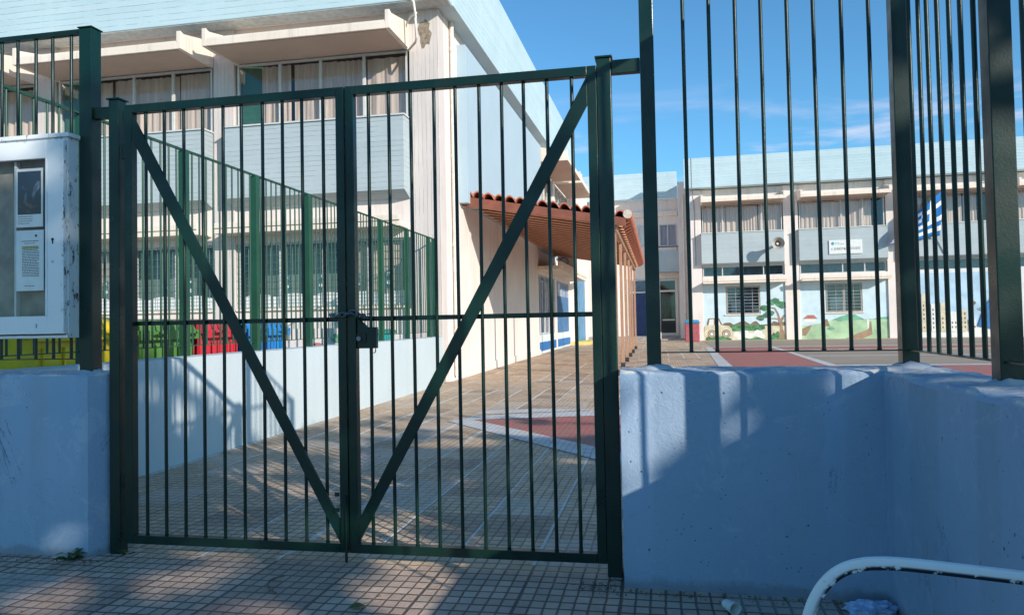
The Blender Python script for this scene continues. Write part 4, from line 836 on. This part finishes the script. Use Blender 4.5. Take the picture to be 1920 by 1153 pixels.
# flag on an inclined pole
fg = thing('greek_flag', 'blue and white striped flag hanging from a slanted pole on the far building', 'flag', to_w(14.3, -.45, 5.1), AC)
MB().tube([(.12, 0, 0), (-.06, -.95, 3.85)], .035, 8).build('pole', M_WPAINT, fg, smooth=True)
def f_flag(n, o, b):
    uv = n.new('ShaderNodeUVMap').outputs[0]; s3 = n.new('ShaderNodeSeparateXYZ', {0: uv}); u, v = s3.outputs[0], s3.outputs[1]
    st = n.m('LESS_THAN', n.m('FRACT', n.m('MULTIPLY', v, 4.5)), .5)       # blue first and last of nine
    can = n.m('MULTIPLY', n.m('LESS_THAN', u, .37), n.m('GREATER_THAN', v, 4/9.))
    cu = n.m('LESS_THAN', n.m('ABSOLUTE', n.m('SUBTRACT', u, .185)), .037); cv = n.m('LESS_THAN', n.m('ABSOLUTE', n.m('SUBTRACT', v, 4/9.+2.5/9)), .5/9)
    cr = n.m('SUBTRACT', 1.0, n.m('MAXIMUM', cu, cv)); bl = n.m('ADD', n.m('MULTIPLY', can, cr), n.m('MULTIPLY', n.m('SUBTRACT', 1.0, can), st))
    n.put(b.inputs['Base Color'], n.mix(bl, (.80, .82, .85), (.01, .17, .50)))
M_FLAG = mat('flag_cloth', f_flag, rough=.8)
vs, fs, uvs = [], [], []; NU, NV = 30, 18
for i in range(NU+1):
    for j in range(NV+1):
        u, v = i/NU, j/NV
        # hoist runs along the upper part of the pole, the fly sags down to the left
        fold = .15*math.sin(u*10+v*2.6)*min(1, u*4)
        bx_ = -.15-2.75*u; bz_ = 1.02-.42*u; tx_ = -.06-2.45*u-.25*math.sin(3.1*u); tz_ = 3.72-2.55*u**.85
        vs.append((bx_+(tx_-bx_)*v+fold*.35, -.25-.68*v*(1-u*.5)+fold, bz_+(tz_-bz_)*v+fold*.3)); uvs.append((u, v))
for i in range(NU):
    for j in range(NV): a = i*(NV+1)+j; fs.append((a, a+NV+1, a+NV+2, a+1))
me = bpy.data.meshes.new('cloth'); me.from_pydata(vs, [], fs); me.materials.append(M_FLAG); ul = me.uv_layers.new(name='uv')
for lp in me.loops: ul.data[lp.index].uv = uvs[lp.vertex_index]
me.polygons.foreach_set('use_smooth', [True]*len(fs)); fo = bpy.data.objects.new('cloth', me); col.objects.link(fo); fo.parent = fg
so = fo.modifiers.new('solid', 'SOLIDIFY'); so.thickness = .004
# air conditioner on the ledge, red bin with blue lid, small white bollard
ac = thing('air_conditioner', 'white outdoor air-conditioning unit on a ledge of the left building under the tiles', 'air conditioner', (-4.55, 37.8, 4.22), 0)
MB().box(-.42, .42, -.18, .18, .03, .62).box(-.35, -.28, -.15, .15, 0, .029).box(.28, .35, -.15, .15, 0, .029).build('casing', M_WPAINT, ac, bevel=.02)
lathe([(-.185, .23), (-.20, .23), (-.20, .20), (-.186, .20)]).build('fan_ring', M_DGREY, ac, smooth=True).location = (-.1, 0, .32)
rbn = thing('red_bin', 'red litter bin with a blue lid at the corner of the far building', 'bin', (1.95, 46.6, gz(47)))
MB().box(-.42, .42, -.3, .3, 0, 1.12).build('body', flat('faded_red_plastic', (.42, .10, .12), .6), rbn, bevel=.03); MB().prism([(-.48, 1.121), (.48, 1.121), (.36, 1.32), (-.36, 1.32)], -.35, .35, 'y').build('lid', flat('blue_lid_plastic', (.03, .28, .50), .5), rbn, bevel=.02)
wb = thing('white_bollard', 'small white cylinder standing on the entrance step', 'bollard', (.02, 50.25, .27))
MB().tube([(0, 0, 0), (0, 0, .42)], .10, 14).build('body', M_WPAINT, wb, smooth=True); MB().tube([(0, 0, .421), (0, 0, .46)], .075, 14).build('cap', M_WPAINT, wb, smooth=True)
# ------------------------------------------------------------------ foreground rail, cup, bag, leaves, twigs
def f_rail(n, o, b):
    s3 = n.new('ShaderNodeNewGeometry'); nz_ = n.new('ShaderNodeSeparateXYZ', {0: s3.outputs['Normal']}).outputs[2]
    p = n.ramp(n.noise(o, 22, 6, .7), .50, .55); dn = n.ramp(nz_, .0, -.3); chip = n.m('MULTIPLY', n.ramp(n.noise(o, 14, 6, .7), .42, .46), dn); chip2 = n.ramp(n.noise(o, 26, 5, .7), .655, .67)
    m_ = n.m('MAXIMUM', chip, chip2); n.put(b.inputs['Base Color'], n.mix(m_, (.88, .87, .85), (.02, .025, .04))); n.put(b.inputs['Normal'], n.bump(n.m('SUBTRACT', 1.0, m_), .001))
M_RAIL = mat('chipped_white_rail_paint', f_rail, rough=.6, spec=.3)
Y0 = 2.2; 
rl_pts = [(.345, .0), (.350, .35), (.362, .60), (.372, .70), (.390, .775), (.420, .835), (.460, .878), (.505, .901), (.56, .912), (.63, .915), (.75, .912), (.95, .905), (1.14, .897)]
q = MB(); prof = [(-.009, -.0155), (.009, -.0155), (.015, -.007), (.015, .007), (.009, .0155), (-.009, .0155), (-.015, .007), (-.015, -.007)]
P3 = [Vector((x, Y0-.177*(x-.345), z-.022)) for x, z in rl_pts]
# smooth the path
def catmull(P, n=6):
    out = []
    for k in range(len(P)-1):
        p0, p1, p2, p3 = P[max(k-1, 0)], P[k], P[k+1], P[min(k+2, len(P)-1)]
        for i in range(n): t = i/n; out.append(.5*((2*p1)+(-p0+p2)*t+(2*p0-5*p1+4*p2-p3)*t*t+(-p0+3*p1-3*p2+p3)*t**3))
    return out+[P[-1]]
CP = catmull(P3); ax = Vector((.177, 1, 0)).normalized()
for k, p in enumerate(CP):
    d_ = (CP[min(k+1, len(CP)-1)]-CP[max(k-1, 0)]).normalized(); nn = ax.cross(d_).normalized()
    for a, b_ in prof: q.v.append(tuple(p+ax*a*1.0+nn*b_))
for k in range(len(CP)-1):
    for i in range(8): q.f.append((k*8+i, k*8+(i+1) % 8, (k+1)*8+(i+1) % 8, (k+1)*8+i)); q.mi.append(0)
q.f.append(tuple(range(8))); q.f.append(tuple((len(CP)-1)*8+i for i in reversed(range(8)))); q.mi += [0, 0]
rl = q.build('hoop_barrier', M_RAIL, smooth=True); tag(rl, 'bent white metal hoop barrier with chipped paint in the lower right foreground', 'barrier')
cup = thing('paper_cup', 'crushed white paper cup on the paving by the right wall', 'cup', (.33, 4.13, .0)); cup.rotation_euler = (0, 0, .5)
cq = lathe([(0, .0), (0.0, .026), (.085, .038), (.088, .040), (.088, .036), (.004, .024)], 20); cq.fn = lambda v: (v[0]*(1+.15*math.sin(v[1]*60)), -v[1]+.04, v[2]*.85+.036); cq.build('body', M_WPAINT, cup, smooth=True)
bgm = bpy.data.meshes.new('plastic_bag'); bmx = bmesh.new(); bmesh.ops.create_icosphere(bmx, subdivisions=4, radius=1)
from mathutils import noise as nz
for v in bmx.verts:
    k = 1+.45*nz.noise(v.co*2.1)+.25*nz.noise(v.co*5)+.1*nz.noise(v.co*11); v.co = Vector((v.co.x*.115*k, v.co.y*.06*k, max(0, .02+v.co.z*.045*k)))
bmx.to_mesh(bgm); bmx.free(); bgm.materials.append(flat('blue_white_plastic_film', (.42, .58, .85), .3, .2, 12)); bag = bpy.data.objects.new('plastic_bag', bgm); col.objects.link(bag); bag.location = (1.05, 4.22, .002); tag(bag, 'crumpled pale blue plastic bag at the foot of the right wall corner', 'bag')
M_LEAFG = flat('green_leaf', (.05, .14, .02), .5, .3, 40); M_LEAFB = flat('dry_brown_leaf', (.26, .11, .05), .7, .3, 40); M_TWIG = flat('twig_bark', (.22, .15, .10), .9)
def ground_leaf(x, y, s, rz, m, label, z=.004, name='fallen_leaf', grp='fallen leaves on the paving'):
    q = MB(); N = 7; L_ = []; R2 = []
    for k in range(N+1):
        t = k/N; w_ = .34*math.sin(math.pi*t**.8)*(1-.1*math.cos(9*t)); h_ = .12*math.sin(3*t); L_.append((-w_*s, t*s, (h_+.10*w_)*s)); R2.append((w_*s, t*s, (h_+.16*w_)*s))
    for k in range(N): c0, c1 = (0, k/N*s, .12*math.sin(3*k/N)*s), (0, (k+1)/N*s, .12*math.sin(3*(k+1)/N)*s); q.quad(L_[k], c0, c1, L_[k+1]); q.quad(c0, R2[k], R2[k+1], c1)
    o = q.build(name, m, recalc=False); o.location = (x, y, z); o.rotation_euler = (0, 0, rz); return tag(o, label, 'leaf', grp)
ground_leaf(-2.66, 6.05, .09, 1.9, M_LEAFB, 'curled reddish brown leaf lying just behind the left gate leaf')
ground_leaf(-3.05, 7.0, .08, .6, M_LEAFG, 'dark green leaf lying behind the left gate leaf, beyond the brown leaf')
ground_leaf(-1.62, 3.93, .10, 2.2, M_LEAFG, 'green leaf at the bottom edge of the picture in front of the gate')
q = MB(); q.tube(catmull([Vector((-2.32, 4.33, .008)), Vector((-2.36, 4.22, .012)), Vector((-2.30, 4.10, .010)), Vector((-2.22, 4.04, .008))]), .004, 6); tag(q.build('twig', M_TWIG, smooth=True), 'thin curved twig on the paving in front of the left gate leaf', 'twig')
def weed(x, y, label, n=14, s=.09, seed=1):
    rnd = random.Random(seed); q = MB()
    for k in range(n):
        a = rnd.uniform(0, 6.28); l = s*rnd.uniform(.5, 1.2); w_ = l*.16; up_ = rnd.uniform(.25, .9); d_ = Vector((math.cos(a), math.sin(a), 0)); p = Vector((-d_.y, d_.x, 0)); o0 = Vector((rnd.uniform(-.3, .3)*s, rnd.uniform(-.15, .15)*s, 0))
        m1 = o0+d_*l*.5+Vector((0, 0, l*up_*.6)); t_ = o0+d_*l+Vector((0, 0, l*up_*.55)); q.quad(o0, m1-p*w_, t_, m1+p*w_)
    o = q.build('weed', M_LEAFG, recalc=False); o.location = (x, y, 0); return tag(o, label, 'plant', 'small weeds at the wall foot')
weed(-3.98, 4.45, 'small green weed at the foot of the left wall', 18, .11, 3); weed(-3.66, 4.60, 'tiny weed growing at the foot of the left gate post', 12, .07, 5)
# ------------------------------------------------------------------ street trees behind the viewer, whose shade falls on the gate
M_LEAF = flat('tree_leaves', (.05, .11, .025), .55, .3, 3); M_BARK = flat('tree_bark', (.14, .11, .08), .95, .2, 6, .02)
M_LEAF.use_backface_culling = False
# gaps in the crowns, given as spots on the gate plane (x, z at Y=4.5) or the ground through which the sun reaches
def lit(p):
    t = (p.y-4.43)/-TOSUN.y*-1
    t = (p.y-4.43)/TOSUN.y; g_ = p-TOSUN*t
    if g_.z > 0:
        x, z = g_.x, g_.z
        if -.36 < x < .53 and .56+.42*(x+.24) < z < 1.8: return True
        if .95 < x < 1.2 and 1.0 < z < 1.6: return True
        if -.42 < x < .15 and (2.5 < z < 3.8 or 1.9 < z < 2.2): return True
        if ((x+.9)/.5)**2+((z-1.35)/.25)**2 < 1: return True
        if ((x+2.9)/.35)**2+((z-2.2)/.3)**2 < 1: return True
        if ((x+1.15)/.55)**2+((z-.35)/.28)**2 < 1: return True
        if ((x+3.95)/.2)**2+((z-.16)/.12)**2 < 1: return True
        if ((x+3.55)/.08)**2+((z-.40)/.16)**2 < 1: return True
        if ((x+4.3)/.16)**2+((z-2.85)/.10)**2 < 1: return True
        if ((x+1.9)/.14)**2+((z-.9)/.22)**2 < 1: return True
        if .9 < x < 1.15 and 1.13 < z < 1.5: return True
    t = (p.z-1.25)/TOSUN.z; q_ = p-TOSUN*t
    if 1.22 < q_.x < 1.62 and 2.4 < q_.y < 3.9: return True
    t = (p.y-2.18)/TOSUN.y; q_ = p-TOSUN*t
    if .32 < q_.x < .46 and .35 < q_.z < .9: return True
    t = p.z/TOSUN.z; q_ = p-TOSUN*t
    hv = nz.noise(Vector((q_.x*.9+3, q_.y*.8, 7.7)))*.6+nz.noise(Vector((q_.x*2.1, q_.y*1.3, 2.2)))*.55
    if hv > (.10 if q_.y < 4.6 else .19) and not (q_.y > 4.5 and q_.x < -3.7 and q_.y < 8.2): return True
    for cx_, cy_, rx, ry in ((-1.65, 4.15, .36, .42), (-2.95, 4.10, .34, .38), (-3.6, 3.9, .3, .30), (-3.2, 4.75, .22, .3), (-2.15, 5.60, .36, .34), (-1.0, 6.5, .55, .30), (-4.4, 9.0, .8, .6), (-2.6, 9.4, .7, .5), (-4.3, 7.4, .45, .4), (-1.4, 10.6, 1.0, .7), (-3.2, 11.2, 1.2, .7), (-.8, 3.6, .22, .35), (-2.3, 3.7, .24, .35)):
        if ((q_.x-cx_)/rx)**2+((q_.y-cy_)/ry)**2 < 1: return True
    return False
def tree(label, x, y, h, blobs, n, seed, size=.15):
    rnd = random.Random(seed); t = thing('street_tree', label, 'tree', (x, y, 0))
    tr = MB(); tr.tube([(0, 0, -.05), (.05, .03, h*.25), (-.04, .05, h*.5), (.05, 0, h*.8)], .2, 12, rs=[.26, .2, .16, .07])
    for bx_, by_, bz_, r in blobs:
        m_ = Vector((bx_*.35, by_*.35, h*.30+(bz_-h*.3)*.5)); tr.tube([(0, 0, h*.28), tuple(m_), (bx_, by_, bz_)], .05, 8, rs=[.12, .08, .03])
    tr.build('trunk', M_BARK, t, smooth=True)
    q = MB(); tot = sum(b[3]**2 for b in blobs)
    for bx_, by_, bz_, r in blobs:
        for k in range(int(n*r*r/tot)):
            while True:
                d_ = Vector((rnd.uniform(-1, 1), rnd.uniform(-1, 1), rnd.uniform(-1, 1)))
                if d_.length < 1: break
            d_ *= r*(1+.2*nz.noise(d_*2+Vector((seed, 0, 0)))); p = Vector((bx_+d_.x, by_+d_.y, bz_+d_.z*.8))
            if nz.noise((p+Vector((x, y, 0)))*.9) < -.28: continue
            if lit(p+Vector((x, y, 0))): continue
            a = Vector((rnd.gauss(0, 1), rnd.gauss(0, 1), rnd.gauss(0, 1))).normalized(); b_ = a.cross(Vector((rnd.gauss(0, 1), rnd.gauss(0, 1), rnd.gauss(0, 1)))).normalized(); s = size*rnd.uniform(.7, 1.3)
            q.quad(p-a*s, p+b_*s*.55, p+a*s, p-b_*s*.55)
    q.build('crown', M_LEAF, t, recalc=False)
    return t
tree('large leafy street tree behind the viewer, shading the gate', 9.5, -5.6, 9.5, [(0, 0, 6.4, 2.6), (-1.8, -1.6, 6.9, 2.2), (1.8, -1.8, 7.8, 2.4), (.3, -2.6, 9.0, 2.3), (-.6, 1.8, 5.0, 2.0), (1.2, 1.6, 6.6, 1.9), (-1.5, .8, 4.2, 1.7), (1.8, .4, 4.4, 1.9), (.2, -1.6, 4.6, 2.0)], 36000, 1)
tree('smaller leafy street tree behind the viewer, shading the passage', 10.6, -1.2, 6.8, [(0, 0, 5.2, 1.9), (.4, 1.9, 5.0, 1.5), (-.6, -1.5, 5.1, 1.8), (.2, .5, 6.4, 1.4), (.1, -.9, 6.9, 1.4), (-.2, .9, 4.0, 1.5), (.4, -1.2, 3.6, 1.5)], 20000, 2)
tree('narrow leafy street tree behind the viewer near the right wall', 6.4, -3.2, 4.9, [(0, 0, 3.2, 1.3), (.5, .8, 2.6, 1.1), (-.3, -.9, 2.7, 1.2), (.6, -.3, 4.0, 1.0)], 12000, 3, .12)
